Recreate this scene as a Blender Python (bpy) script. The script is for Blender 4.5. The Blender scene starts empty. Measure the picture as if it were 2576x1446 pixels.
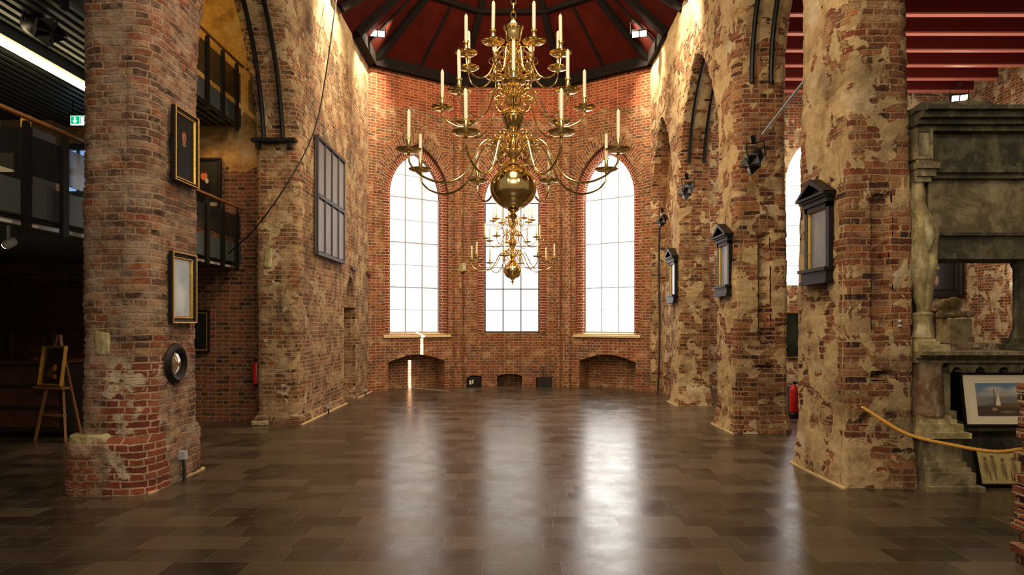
import bpy, bmesh, math, random
from mathutils import Vector, Matrix, noise
random.seed(7)
R = math.radians
PI = math.pi
D = bpy.data
COL = bpy.context.scene.collection
scn = bpy.context.scene

# ------------------------------------------------------------------ camera
cd = D.cameras.new('camera'); cam = D.objects.new('camera', cd); COL.objects.link(cam)
cam.location = (0, 0, 1.6); cam.rotation_euler = (R(90), 0, 0)
cd.sensor_width = 36; cd.lens = 1716/2576*36
cd.shift_x = 0.0; cd.shift_y = (815-723)/2576
cd.clip_start = 0.05; cd.clip_end = 200
scn.camera = cam
# ------------------------------------------------------------------ world, exposure
w = D.worlds.new('world'); scn.world = w; w.use_nodes = True
bg = w.node_tree.nodes['Background']
bg.inputs[0].default_value = (1.0, 0.80, 0.60, 1); bg.inputs[1].default_value = 0.20
scn.view_settings.view_transform = 'Standard'; scn.view_settings.look = 'None'
scn.view_settings.gamma = 1; scn.view_settings.use_curve_mapping = False
scn.view_settings.exposure = 0.12

def lamp(name, kind, loc, target, energy, color=(1, .78, .5), size=.3, spot=60, blend=.6, size_y=None, spread=None):
    l = D.lights.new(name, kind); l.energy = energy; l.color = color
    if kind == 'AREA':
        l.size = size
        if size_y: l.shape = 'RECTANGLE'; l.size_y = size_y
        if spread: l.spread = R(spread)
    elif kind == 'SPOT':
        l.spot_size = R(spot); l.spot_blend = blend; l.shadow_soft_size = size
    else: l.shadow_soft_size = size
    o = D.objects.new(name, l); COL.objects.link(o); o.location = loc
    d = Vector(target)-Vector(loc)
    o.rotation_euler = d.to_track_quat('-Z', 'Y').to_euler()
    return o
WARM = (1, .77, .50)
# spots hung from the nave trusses
lamp('nave_light', 'AREA', (0, 7.0, 8.4), (0, 9, 0), 230, (1, .80, .56), 1.2, size_y=4)
lamp('nave_light', 'AREA', (0, 2.0, 7.5), (0, 6, 1), 160, (1, .80, .56), 2, size_y=3)
lamp('nave_light', 'AREA', (0, 12.6, 8.8), (0, 17, 2.5), 330, (1, .74, .45), 1.2, size_y=1.2)
lamp('apse_spot', 'SPOT', (-2.6, 12.6, 8.2), (1.6, 17.2, 2.2), 500, WARM, .1, 60)
lamp('apse_spot', 'SPOT', (2.6, 12.6, 8.2), (-1.6, 17.2, 2.2), 500, WARM, .1, 60)
for s in (-1, 1):
    lamp('wall_wash', 'SPOT', (s*2.35, 15.2, 8.45), (s*3.35, 15.5, 7.3), 900, (1,.86,.60), .04, 74, .8)
    lamp('wall_wash', 'SPOT', (s*2.35, 12.4, 8.45), (s*3.35, 12.6, 7.2), 1000, (1,.86,.60), .04, 70, .8)
    lamp('pier_spot', 'SPOT', (-s*2.4, 5.0, 6.8), (s*3.4, 9.2, 2.6), 420, (1, .74, .48), .1, 75)
lamp('pier_spot', 'SPOT', (-2.4, 9.0, 6.6), (3.3, 12.8, 2.2), 420, (1, .72, .45), .1, 70)
lamp('pier_spot', 'SPOT', (2.4, 9.0, 6.6), (-3.3, 12.8, 2.2), 420, (1, .72, .45), .1, 70)
# right aisle
lamp('aisle_light', 'AREA', (7.5, 13.5, 6.9), (7.5, 15, 0), 200, (1, .75, .5), 2, size_y=2)
lamp('aisle_uplight', 'AREA', (7.5, 12.5, 2.6), (7.5, 13, 7), 160, (1, .8, .6), 3, size_y=2)
lamp('aisle_light', 'SPOT', (6.0, 12.0, 6.6), (8, 17, 1.5), 260, (1, .8, .55), .1, 80)
lamp('front_fill', 'AREA', (0, -2.5, 5.2), (0, 6, 2.6), 170, (1, .84, .62), 3, size_y=1.5)  # unseen fill added behind the camera to brighten brass and candles
for s in (-1, 1): lamp('chandelier_spot', 'SPOT', (s*2.3, .3, 5.0), (0, 4.8, 3.0), 190, (1, .90, .70), .08, 36)
# spot as low sun outside, entering through the slit between two added boards
sd_ = Vector((.75, -.66, .33)).normalized(); sun_target = Vector((-2.25, 16.9, .85))
lamp('low_sun', 'SPOT', sun_target+sd_*42, sun_target, 900000, (1, .95, .85), .02, 3.2, .1)
lamp('monument_light', 'SPOT', (4.4, 4.0, 4.9), (4.9, 6.8, 1.7), 50, (1, .84, .6), .15, 70)
# left aisle
lamp('upper_gallery_light', 'SPOT', (-6.2, 9.4, 6.6), (-5.0, 11.3, 5.6), 130, (1, .62, .16), .1, 100)
lamp('gallery_light', 'SPOT', (-5.2, 10.2, 4.5), (-4.6, 11.3, 3.6), 22, (1, .58, .24), .05, 90)

# ------------------------------------------------------------------ colour + material helpers
def S(r, g, b, a=1):
    f = lambda c: (c/255)/12.92 if c/255 <= .04045 else (((c/255)+.055)/1.055)**2.4
    return (f(r), f(g), f(b), a)
class NT:
    def __init__(s, name):
        s.m = D.materials.new(name); s.m.use_nodes = True; s.t = s.m.node_tree; s.n = s.t.nodes
        s.bsdf = s.n['Principled BSDF']; s.out = s.n['Material Output']
    def node(s, typ, **kw):
        n = s.n.new(typ)
        for k, v in kw.items(): setattr(n, k, v)
        return n
    def link(s, a, b): s.t.links.new(a, b)
    def put(s, sock, v):
        if hasattr(v, 'is_output'): s.link(v, sock)
        else: sock.default_value = v
    def math(s, op, a, b=0.0, clamp=False):
        n = s.node('ShaderNodeMath', operation=op); n.use_clamp = clamp
        s.put(n.inputs[0], a); s.put(n.inputs[1], b); return n.outputs[0]
    def mix(s, f, a, b, mode='MIX'):
        n = s.node('ShaderNodeMix', data_type='RGBA', blend_type=mode)
        s.put(n.inputs[0], f); s.put(n.inputs[6], a); s.put(n.inputs[7], b); return n.outputs[2]
    def noise(s, vec, scale, detail=2, rough=.5, dist=0):
        n = s.node('ShaderNodeTexNoise'); s.link(vec, n.inputs['Vector'])
        n.inputs['Scale'].default_value = scale; n.inputs['Detail'].default_value = detail
        n.inputs['Roughness'].default_value = rough; n.inputs['Distortion'].default_value = dist
        return n
    def ramp(s, f, stops, interp='LINEAR'):
        n = s.node('ShaderNodeValToRGB'); n.color_ramp.interpolation = interp
        e = n.color_ramp.elements
        while len(e) < len(stops): e.new(.5)
        for i, (p, c) in enumerate(stops): e[i].position = p; e[i].color = c if len(c) == 4 else (*c, 1)
        s.put(n.inputs[0], f); return n.outputs[0]
    def step(s, f, a, b):
        n = s.node('ShaderNodeMapRange'); n.interpolation_type = 'SMOOTHSTEP'
        s.put(n.inputs[0], f); n.inputs[1].default_value = a; n.inputs[2].default_value = b
        return n.outputs[0]
    def vec(s, op, a, b):
        n = s.node('ShaderNodeVectorMath', operation=op); s.put(n.inputs[0], a); s.put(n.inputs[1], b)
        return n.outputs[0]
    def scl(s, a, k):
        n = s.node('ShaderNodeVectorMath', operation='SCALE'); s.put(n.inputs[0], a); n.inputs[3].default_value = k
        return n.outputs[0]
def simple(name, col, rough=.6, metal=0, noise_amt=0, nscale=8, emit=None, bump=0, coat=0, alpha=None):
    t = NT(name); b = t.bsdf
    b.inputs['Base Color'].default_value = col; b.inputs['Roughness'].default_value = rough
    b.inputs['Metallic'].default_value = metal
    if coat: b.inputs['Coat Weight'].default_value = coat; b.inputs['Coat Roughness'].default_value = .1
    if noise_amt or bump:
        tc = t.node('ShaderNodeTexCoord'); n = t.noise(tc.outputs['Object'], nscale, 5, .6)
        if noise_amt:
            f = t.step(n.outputs[0], .3, .7)
            d = tuple(c*(1-noise_amt) for c in col[:3])+(1,)
            t.link(t.mix(f, d, col), b.inputs['Base Color'])
        if bump:
            bp = t.node('ShaderNodeBump'); bp.inputs['Strength'].default_value = bump; bp.inputs['Distance'].default_value = .01
            t.link(n.outputs[0], bp.inputs['Height']); t.link(bp.outputs[0], b.inputs['Normal'])
    if emit:
        b.inputs['Emission Color'].default_value = emit[0]; b.inputs['Emission Strength'].default_value = emit[1]
    if alpha is not None: b.inputs['Alpha'].default_value = alpha
    return t.m

BR = dict(dark=S(56,38,32), brown=S(104,72,52), red=S(130,68,46), orange=S(156,98,60), tan=S(152,122,90), purple=S(90,62,54))
def brick(name, cols, mortar, plaster=0.0, pcol=S(196,170,120), wash=0.0, wcol=S(176,156,130), stain=.35,
          bump=.8, disp=0.0, plaster_above=None, red_above=None, row=.068, width=.225, msize=.0095, seed=0.0, warp=.02, red_patch=None, face_u=()):
    t = NT(name); b = t.bsdf
    tc = t.node('ShaderNodeTexCoord'); uv = t.vec('ADD', tc.outputs['UV'], (seed*3.7*width*2, seed*17*row*2, 0))
    zc = t.node('ShaderNodeSeparateXYZ'); t.link(tc.outputs['UV'], zc.inputs[0])
    n1 = t.noise(uv, 1.6, 2); n2 = t.noise(uv, 14, 3, .6); n3 = t.noise(uv, 60, 3, .6)
    d1 = t.scl(t.vec('SUBTRACT', n1.outputs[1], (.5,.5,.5)), warp*2)
    d2 = t.scl(t.vec('SUBTRACT', n2.outputs[1], (.5,.5,.5)), warp)
    v = t.vec('ADD', t.vec('ADD', uv, d1), d2)
    br = t.node('ShaderNodeTexBrick'); t.link(v, br.inputs['Vector'])
    br.offset = .5; br.squash = .55; br.squash_frequency = 2
    br.inputs['Color1'].default_value = (0,0,0,1); br.inputs['Color2'].default_value = (1,1,1,1)
    br.inputs['Mortar'].default_value = (0,0,0,1); br.inputs['Scale'].default_value = 1
    br.inputs['Mortar Size'].default_value = msize; br.inputs['Mortar Smooth'].default_value = .35
    br.inputs['Brick Width'].default_value = width; br.inputs['Row Height'].default_value = row
    k = len(cols)
    rnd = t.math('ADD', br.outputs['Color'], t.math('MULTIPLY', t.math('SUBTRACT', n2.outputs[0], .5), .35), True)
    bc = t.ramp(rnd, [(i/(k-1), c) for i, c in enumerate(cols)])
    if red_above is not None:
        rm = t.step(t.math('ADD', zc.outputs[1], t.math('MULTIPLY', n1.outputs[0], .3)), red_above, red_above+.06)
        rc = t.ramp(rnd, [(0, S(120,48,32)), (.5, S(150,64,40)), (1, S(172,84,52))])
        bc = t.mix(rm, bc, rc)
    # weathering inside each brick
    bc = t.mix(t.math('MULTIPLY', t.step(n3.outputs[0], .45, .75), .7), bc, S(120,96,84), 'MULTIPLY')
    bc = t.mix(t.math('MULTIPLY', t.step(n2.outputs[0], .5, .75), .35), bc, S(170,146,118))
    col = t.mix(br.outputs['Fac'], bc, mortar)
    nw = t.noise(uv, 3.3, 8, .68)
    if wash:
        m = t.math('MULTIPLY', t.step(nw.outputs[0], .62-wash*.35, .80-wash*.25), .75)
        if red_above is not None: m = t.math('MULTIPLY', m, t.math('SUBTRACT', 1.0, rm))
        col = t.mix(m, col, wcol)
    h = t.math('SUBTRACT', 1.0, br.outputs['Fac'])
    h = t.math('ADD', t.math('MULTIPLY', h, .75), t.math('MULTIPLY', n2.outputs[0], .9))
    h = t.math('ADD', h, t.math('MULTIPLY', n3.outputs[0], .35))
    if plaster or plaster_above is not None:
        npz = t.noise(t.vec('ADD', uv, (11.3, 4.1, 0)), 3.4, 4, .5, .8); npl = t.noise(t.vec('ADD', uv, (1.3, 6.1, 0)), .8, 3, .5)
        pf = t.math('ADD', npz.outputs[0], t.math('MULTIPLY', br.outputs['Fac'], .05))
        pf = t.math('ADD', pf, t.math('MULTIPLY', t.math('SUBTRACT', rnd, .5), .07))
        pf = t.math('ADD', pf, t.math('MULTIPLY', t.math('SUBTRACT', npl.outputs[0], .5), .55))
        pf = t.math('ADD', pf, t.math('MULTIPLY', t.math('SUBTRACT', n2.outputs[0], .5), .10))
        for (fa, fb) in face_u:
            uu = t.math('ADD', zc.outputs[0], t.math('MULTIPLY', t.math('SUBTRACT', n1.outputs[0], .5), .2))
            fm = t.math('MULTIPLY', t.step(uu, fa-.03, fa+.03), t.math('SUBTRACT', 1.0, t.step(uu, fb-.03, fb+.03)))
            pf = t.math('ADD', pf, t.math('MULTIPLY', fm, .10))
        pm = t.step(pf, .66-plaster*.3, .665-plaster*.3+.012) if plaster else None
        if plaster_above is not None:
            pa = t.step(t.math('ADD', zc.outputs[1], t.math('MULTIPLY', npz.outputs[0], .9)), plaster_above+.45, plaster_above+.50)
            pm = pa if pm is None else t.math('MAXIMUM', pm, pa)
        pc = t.mix(t.step(n2.outputs[0], .3, .75), pcol, tuple(c*.72 for c in pcol[:3])+(1,))
        pc = t.mix(t.step(nw.outputs[0], .45, .66), pc, (pcol[0]*.52, pcol[1]*.46, pcol[2]*.42, 1))
        pc = t.mix(t.math('MULTIPLY', t.step(n1.outputs[0], .55, .75), .5), pc, S(206,196,176))
        pc = t.mix(t.math('MULTIPLY', t.step(n3.outputs[0], .5, .75), .5), pc, (pcol[0]*.5, pcol[1]*.45, pcol[2]*.4, 1))
        col = t.mix(pm, col, pc)
        hp = t.math('ADD', 1.35, t.math('MULTIPLY', n2.outputs[0], .7))
        hm = t.node('ShaderNodeMix', data_type='FLOAT'); t.link(pm, hm.inputs[0]); t.link(h, hm.inputs[2]); t.link(hp, hm.inputs[3])
        h = hm.outputs[0]
    if red_patch:
        ru0, ru1, rz1 = red_patch
        nj = t.math('MULTIPLY', t.math('SUBTRACT', n1.outputs[0], .5), .5)
        rq = t.math('MULTIPLY', t.step(t.math('ADD', zc.outputs[0], nj), ru0-.03, ru0+.03), t.math('SUBTRACT', 1.0, t.step(t.math('ADD', zc.outputs[0], nj), ru1-.03, ru1+.03)))
        rq = t.math('MULTIPLY', rq, t.math('SUBTRACT', 1.0, t.step(t.math('ADD', zc.outputs[1], nj), rz1-.05, rz1+.05)))
        rq2 = t.mix(t.math('MULTIPLY', t.step(nw.outputs[0], .50, .56), .85), t.mix(br.outputs['Fac'], t.ramp(rnd, [(0, S(98,48,38)), (.6, S(132,66,48)), (1, S(146,90,68))]), S(176,150,124)), S(196,182,156))
        col = t.mix(rq, col, rq2)
    if stain:
        ns = t.noise(t.vec('ADD', uv, (3.1, 9.7, 0)), .9, 6, .62)
        sm = t.math('MULTIPLY', t.step(ns.outputs[0], .48, .72), stain)
        col = t.mix(sm, col, S(48,40,34))
    t.link(col, b.inputs['Base Color']); b.inputs['Roughness'].default_value = .88
    b.inputs['Specular IOR Level'].default_value = .25
    if disp:
        dn = t.node('ShaderNodeDisplacement'); dn.inputs['Scale'].default_value = disp; dn.inputs['Midlevel'].default_value = .8
        t.link(h, dn.inputs['Height']); t.link(dn.outputs[0], t.out.inputs['Displacement'])
        t.m.displacement_method = 'BOTH'
    else:
        bp = t.node('ShaderNodeBump'); bp.inputs['Strength'].default_value = bump; bp.inputs['Distance'].default_value = .03
        t.link(h, bp.inputs['Height']); t.link(bp.outputs[0], b.inputs['Normal'])
    return t.m

M = {}
B_ = BR
M['pier_near_left'] = brick('brick pier left', [B_['dark'], B_['purple'], B_['brown'], B_['red'], B_['tan']], S(146,122,98), wash=.6, wcol=S(166,146,126), stain=.45, disp=.017, warp=.034, red_patch=(6.15,6.68,1.25))
M['wall_left'] = brick('brick wall left', [B_['dark'], B_['brown'], B_['brown'], B_['red'], B_['tan']], S(164,134,98), wash=.55, wcol=S(190,162,124), stain=.6, plaster=.22, plaster_above=6.9, pcol=S(184,162,124), seed=1)
M['pier_right'] = brick('brick pier right', [B_['dark'], B_['red'], B_['brown'], B_['orange'], B_['tan']], S(158,126,88), plaster=.42, pcol=S(192,166,122), wash=.3, wcol=S(182,152,112), stain=.5, disp=.017, plaster_above=6.9, seed=2, warp=.034, face_u=[(6.82,8.6),(10.1,12.0)])
M['pier_far'] = brick('brick pier right far', [B_['dark'], B_['red'], B_['brown'], B_['orange'], B_['tan']], S(160,130,90), plaster=.42, pcol=S(194,168,126), wash=.35, wcol=S(184,156,116), stain=.5, plaster_above=6.9, seed=3, face_u=[(13.5,14.2)])
M['apse'] = brick('brick apse', [B_['purple'], B_['brown'], B_['red'], B_['red'], B_['orange']], S(172,138,102), wash=.38, wcol=S(190,160,126), stain=.5, red_above=7.0, seed=4, bump=.6)
M['arch_ring'] = brick('brick arch ring', [B_['purple'], B_['brown'], B_['red'], B_['tan']], S(170,140,106), wash=.2, stain=.3, width=.27, row=.07, bump=.5, seed=9)
M['jamb'] = brick('brick window jamb', [S(104,46,34), S(128,58,42), S(146,72,52)], S(196,168,140), stain=.1, seed=5, bump=.4, warp=.005, width=.3)
M['aisle'] = brick('brick aisle', [B_['purple'], B_['brown'], B_['red'], B_['orange']], S(170,142,112), wash=.35, stain=.25, plaster=.47, pcol=S(200,184,150), seed=6, bump=.5)
M['aisle_left'] = brick('brick aisle left', [B_['dark'], B_['brown'], B_['red'], B_['brown']], S(140,110,80), wash=.1, stain=.3, plaster_above=4.15, pcol=S(190,150,90), seed=7, bump=.5)
M['stub'] = brick('brick broken pier', [B_['dark'], B_['red'], B_['orange']], S(176,150,120), wash=.1, stain=.2, seed=8, bump=.8)

def floor_mat():
    t = NT('stone floor'); b = t.bsdf
    tc = t.node('ShaderNodeTexCoord'); uv = tc.outputs['Object']
    br = t.node('ShaderNodeTexBrick'); t.link(uv, br.inputs['Vector']); br.offset = .37; br.squash = .7; br.squash_frequency = 3
    br.inputs['Color1'].default_value = (0,0,0,1); br.inputs['Color2'].default_value = (1,1,1,1); br.inputs['Mortar'].default_value = (0,0,0,1)
    br.inputs['Scale'].default_value = 1; br.inputs['Mortar Size'].default_value = .0025; br.inputs['Mortar Smooth'].default_value = .1
    br.inputs['Brick Width'].default_value = .52; br.inputs['Row Height'].default_value = .27
    n1 = t.noise(uv, 2.2, 6, .65); n2 = t.noise(uv, 30, 4, .6)
    c = t.ramp(br.outputs['Color'], [(0, S(44,38,32)), (.5, S(62,53,43)), (1, S(90,77,62))])
    c = t.mix(t.math('MULTIPLY', t.step(n1.outputs[0], .4, .7), .45), c, S(92,80,64))
    c = t.mix(t.math('MULTIPLY', t.step(n2.outputs[0], .4, .8), .3), c, S(36,30,26))
    c = t.mix(br.outputs['Fac'], c, S(104,90,72))
    t.link(c, b.inputs['Base Color'])
    r = t.math('ADD', .20, t.math('MULTIPLY', t.step(n1.outputs[0], .3, .75), .10))
    r = t.math('ADD', r, t.math('MULTIPLY', br.outputs['Color'], .05))
    t.link(r, b.inputs['Roughness']); b.inputs['Specular IOR Level'].default_value = .55
    bp = t.node('ShaderNodeBump'); bp.inputs['Strength'].default_value = .12; bp.inputs['Distance'].default_value = .004
    h = t.math('SUBTRACT', t.math('MULTIPLY', n2.outputs[0], .35), br.outputs['Fac'])
    t.link(h, bp.inputs['Height']); t.link(bp.outputs[0], b.inputs['Normal'])
    return t.m
M['floor'] = floor_mat()
def stone_mat(name, col, dark, pale, sc=3.0):
    t = NT(name); b = t.bsdf; tc = t.node('ShaderNodeTexCoord'); v = tc.outputs['Object']
    a = t.noise(v, sc, 8, .7, .5); c = t.noise(v, sc*7, 6, .65); e = t.noise(t.vec('MULTIPLY', v, (1, 1, .25)), sc*2.2, 5, .6)
    k = t.mix(t.step(a.outputs[0], .42, .62), dark, col); k = t.mix(t.math('MULTIPLY', t.step(e.outputs[0], .52, .68), .7), k, pale)
    k = t.mix(t.math('MULTIPLY', t.step(c.outputs[0], .52, .72), .5), k, tuple(q*.5 for q in dark[:3])+(1,))
    t.link(k, b.inputs['Base Color']); b.inputs['Roughness'].default_value = .85; b.inputs['Specular IOR Level'].default_value = .25
    bp = t.node('ShaderNodeBump'); bp.inputs['Strength'].default_value = .7; bp.inputs['Distance'].default_value = .012
    t.link(t.math('ADD', a.outputs[0], t.math('MULTIPLY', c.outputs[0], .6)), bp.inputs['Height']); t.link(bp.outputs[0], b.inputs['Normal'])
    return t.m
def pane_mat(name, col, strength):
    t = NT(name); b = t.bsdf
    tc = t.node('ShaderNodeTexCoord'); n = t.noise(tc.outputs['UV'], 1.2, 2)
    s = t.math('MULTIPLY', t.math('ADD', .85, t.math('MULTIPLY', n.outputs[0], .3)), strength)
    b.inputs['Base Color'].default_value = (.8,.8,.8,1); b.inputs['Roughness'].default_value = .4
    b.inputs['Emission Color'].default_value = col; t.link(s, b.inputs['Emission Strength'])
    return t.m
M['pane_left'] = pane_mat('daylit pane left', (.94,.97,1,1), .93)
M['pane_mid'] = pane_mat('daylit pane centre', (.94,.97,1,1), .93)
M['pane_right'] = pane_mat('daylit pane right', (1,.99,.96,1), 4.5)
M['lead'] = simple('glazing bar grey', S(176,178,184), .5, .3)
M['lead_dark'] = simple('glazing bar dark', S(70,68,72), .5, .3)
M['red_wood'] = simple('red stained boards', S(66,17,9), .9, noise_amt=.35, nscale=3)
M['red_wood'].node_tree.nodes['Principled BSDF'].inputs['Specular IOR Level'].default_value = .08
M['dark_wood'] = simple('dark beam', S(22,15,12), .8, noise_amt=.3, nscale=6)
M['dark_wood'].node_tree.nodes['Principled BSDF'].inputs['Specular IOR Level'].default_value = .15
M['red_ceiling'] = simple('red painted ceiling', S(104,20,14), .6, noise_amt=.1)
M['lit_beam_underside'] = simple('beam underside with painted light', S(214,130,112), .5)  # light from below painted into the beam undersides as pink
M['brass'] = simple('polished brass', (1.0, .73, .30, 1), .16, 1)
M['wax'] = simple('ivory wax', S(252,242,210), .45)
M['wick'] = simple('candle wick', S(90,84,70), .8)
M['black'] = simple('black painted metal', S(18,17,17), .45, .4)
M['matte_black'] = simple('black wood', S(22,19,18), .45)
M['lens'] = simple('lit lamp lens', (1,1,1,1), .3, emit=((1,.86,.62,1), 30))
M['off_lens'] = simple('unlit lens', S(120,124,130), .15)
M['tube'] = simple('fluorescent tube', (1,1,1,1), .3, emit=((1,.78,.42,1), 9))
M['gold'] = simple('gilt frame', S(206,164,72), .35, .7, noise_amt=.4, nscale=40)
M['ebony'] = simple('ebony frame', S(26,20,18), .5)
M['ebony'].node_tree.nodes['Principled BSDF'].inputs['Specular IOR Level'].default_value = .25
M['stone'] = stone_mat('weathered sandstone', S(146,134,102), S(98,88,66), S(172,160,126))
M['stone_dark'] = stone_mat('shaded grey green stone', S(98,92,72), S(62,58,46), S(120,112,86))  # green-grey stone, colour lowered to imitate shading on the upper parts
M['marble'] = stone_mat('veined marble', S(136,116,92), S(104,74,54), S(178,176,160), 4.5)
M['pale_stone'] = stone_mat('pale worn stone', S(190,176,130), S(140,126,88), S(206,196,160), 4.0)
M['plaster_white'] = simple('cream sill plaster', S(214,188,140), .7, noise_amt=.1)
M['steel_grey'] = simple('grey steel fascia', S(64,70,70), .5, .3)
M['corrugated'] = simple('dark corrugated metal', S(104,110,104), .45, .5)
M['glass_dark'] = simple('smoked railing glass', S(26,28,28), .2, alpha=.75)
M['rail_wood'] = simple('oiled wooden rail', S(132,84,44), .4)
M['grey_panel'] = simple('grey silver panel', S(128,126,130), .42, .25, noise_amt=.18, nscale=3)
M['white'] = simple('white paint', S(222,222,216), .5)
M['paper'] = simple('cream paper mount', S(222,212,184), .7)
M['red'] = simple('red enamel', S(190,22,20), .35)
M['rope'] = simple('yellow rope', S(200,150,58), .75, noise_amt=.2, nscale=60)
M['wood'] = simple('carved brown wood', S(74,38,20), .5, noise_amt=.3, nscale=12, bump=.3)
M['easel_wood'] = simple('pale easel wood', S(124,84,48), .6)
M['green'] = simple('exit sign green', S(10,150,96), .5, emit=(S(10,170,110), 1.2))
M['sign_white'] = simple('exit sign white', S(230,255,245), .5, emit=(S(225,255,245), 1.3))
M['blue_window'] = simple('bluish daylight glass', S(140,170,200), .3, emit=(S(120,160,215), .9))
M['teal'] = simple('teal cover', S(20,150,134), .6); M['yellow'] = simple('yellow card', S(240,186,60), .6)
M['curtain'] = simple('black cloth', S(10,10,14), .9)
M['mirror'] = simple('convex mirror glass', (.85,.83,.78,1), .06, 1)
M['tan_wall'] = simple('tan painted wall', S(150,124,84), .8, noise_amt=.1)
M['cable'] = simple('dark cable', S(24,20,18), .6)

# ------------------------------------------------------------------ mesh builder
class MB:
    def __init__(s): s.v = []; s.f = []; s.uv = {}; s.mi = []; s.cur = 0
    def vert(s, *p): s.v.append(Vector(p[0]) if len(p) == 1 else Vector(p)); return len(s.v)-1
    def face(s, idx, uv=None):
        s.f.append(tuple(idx)); s.mi.append(s.cur)
        if uv: s.uv[len(s.f)-1] = uv
    def box(s, x0, y0, z0, x1, y1, z1, M4=None):
        b = len(s.v)
        for z in (z0, z1):
            for x, y in ((x0,y0),(x1,y0),(x1,y1),(x0,y1)):
                p = Vector((x,y,z)); s.v.append(M4 @ p if M4 else p)
        for q in ((3,2,1,0),(4,5,6,7),(0,1,5,4),(1,2,6,5),(2,3,7,6),(3,0,4,7)): s.face([b+i for i in q])
        return s
    def poly_prism(s, pts, axis, a, b):
        """pts 2D polygon extruded along axis ('x','y','z') from a to b"""
        def mk(p, t): return {'x': (t,p[0],p[1]), 'y': (p[0],t,p[1]), 'z': (p[0],p[1],t)}[axis]
        n = len(pts); i0 = len(s.v)
        for p in pts: s.v.append(Vector(mk(p, a)))
        for p in pts: s.v.append(Vector(mk(p, b)))
        s.face([i0+i for i in range(n)]); s.face([i0+n+i for i in reversed(range(n))])
        for i in range(n):
            j = (i+1) % n; s.face([i0+i, i0+n+i, i0+n+j, i0+j])
        return s
    def lathe(s, prof, c=(0,0,0), n=24, flute=0, nf=0):
        c = Vector(c); rows = []
        for r, z in prof:
            row = []
            for i in range(n):
                a = 2*PI*i/n; rr = r*(1+flute*math.cos(a*nf)) if flute else r
                row.append(s.vert(c+Vector((rr*math.cos(a), rr*math.sin(a), z))))
            rows.append(row)
        for a, b in zip(rows, rows[1:]):
            for i in range(n):
                j = (i+1) % n; s.face([a[i], a[j], b[j], b[i]])
        s.face(list(reversed(rows[0]))); s.face(rows[-1])
        return s
    def tube(s, pts, rad, n=8, cap=True):
        pts = [Vector(p) for p in pts]; m = len(pts)
        if not hasattr(rad, '__len__'): rad = [rad]*m
        up = Vector((0,0,1)); rows = []; prev = None
        for i in range(m):
            t = (pts[min(i+1,m-1)]-pts[max(i-1,0)]).normalized()
            if prev is None:
                a = t.cross(up); a = t.cross(Vector((1,0,0))) if a.length < 1e-3 else a
            else:
                a = prev - t*prev.dot(t)
                if a.length < 1e-5: a = t.cross(up)
            a.normalize(); b = t.cross(a); prev = a
            rows.append([s.vert(pts[i]+(a*math.cos(2*PI*k/n)+b*math.sin(2*PI*k/n))*rad[i]) for k in range(n)])
        for a, b in zip(rows, rows[1:]):
            for i in range(n):
                j = (i+1) % n; s.face([a[i], a[j], b[j], b[i]])
        if cap: s.face(list(reversed(rows[0]))); s.face(rows[-1])
        return s
    def sphere(s, c, r, n=16, sx=1, sy=1, sz=1):
        prof = [(max(r*math.sin(PI*i/n), 1e-4), -r*math.cos(PI*i/n)) for i in range(n+1)]
        i0 = len(s.v); s.lathe(prof, (0,0,0), n*2)
        for k in range(i0, len(s.v)):
            p = s.v[k]; s.v[k] = Vector((c[0]+p.x*sx, c[1]+p.y*sy, c[2]+p.z*sz))
        return s
    def xform(s, Mx, start=0):
        for k in range(start, len(s.v)): s.v[k] = Mx @ s.v[k]
        return s
    def build(s, name, mat, parent=None, loc=(0,0,0), rot=(0,0,0), smooth=False, kind=None, fix=True):
        me = D.meshes.new(name); me.from_pydata([tuple(v) for v in s.v], [], s.f)
        mats = mat if isinstance(mat, (list, tuple)) else [mat]
        for m in mats: me.materials.append(m)
        if len(mats) > 1:
            for p, i in zip(me.polygons, s.mi): p.material_index = i
        ul = me.uv_layers.new(name='UVMap')
        boxuv(me, s.uv)
        if fix and not s.uv:
            bm = bmesh.new(); bm.from_mesh(me); bmesh.ops.recalc_face_normals(bm, faces=bm.faces); bm.to_mesh(me); bm.free()
        if smooth:
            for p in me.polygons: p.use_smooth = True
            me.set_sharp_from_angle(angle=R(38))
        o = D.objects.new(name, me); COL.objects.link(o); o.location = loc; o.rotation_euler = rot
        if parent: o.parent = parent
        if kind: o['kind'] = kind
        return o
def boxuv(me, override=None):
    ul = me.uv_layers[0].data
    for p in me.polygons:
        if override and p.index in override:
            for li, q in zip(p.loop_indices, override[p.index]): ul[li].uv = q
            continue
        n = p.normal
        if abs(n.z) > .9: t = Vector((1,0,0)); b = Vector((0,1,0))
        else:
            t = Vector((0,0,1)).cross(n).normalized()
            if t.x < -.71 or (abs(t.x) <= .71 and t.y < 0): t = -t
            b = Vector((0,0,1)) if abs(n.z) < .3 else n.cross(t)
            if b.z < 0: b = -b
        for li in p.loop_indices:
            co = me.vertices[me.loops[li].vertex_index].co
            ul[li].uv = (co.dot(t), co.dot(b))
def cut(o, cutters):
    """boolean the cutters away and keep a plain mesh"""
    for c in cutters:
        m = o.modifiers.new('b', 'BOOLEAN'); m.operation = 'DIFFERENCE'; m.object = c; m.solver = 'EXACT'
    bpy.context.view_layer.update()
    dg = bpy.context.evaluated_depsgraph_get()
    me = D.meshes.new_from_object(o.evaluated_get(dg)); o.modifiers.clear(); o.data = me
    for c in cutters:
        cm = c.data; D.objects.remove(c); D.meshes.remove(cm)
    if not me.uv_layers: me.uv_layers.new(name='UVMap')
    boxuv(me)
    return o
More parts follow.
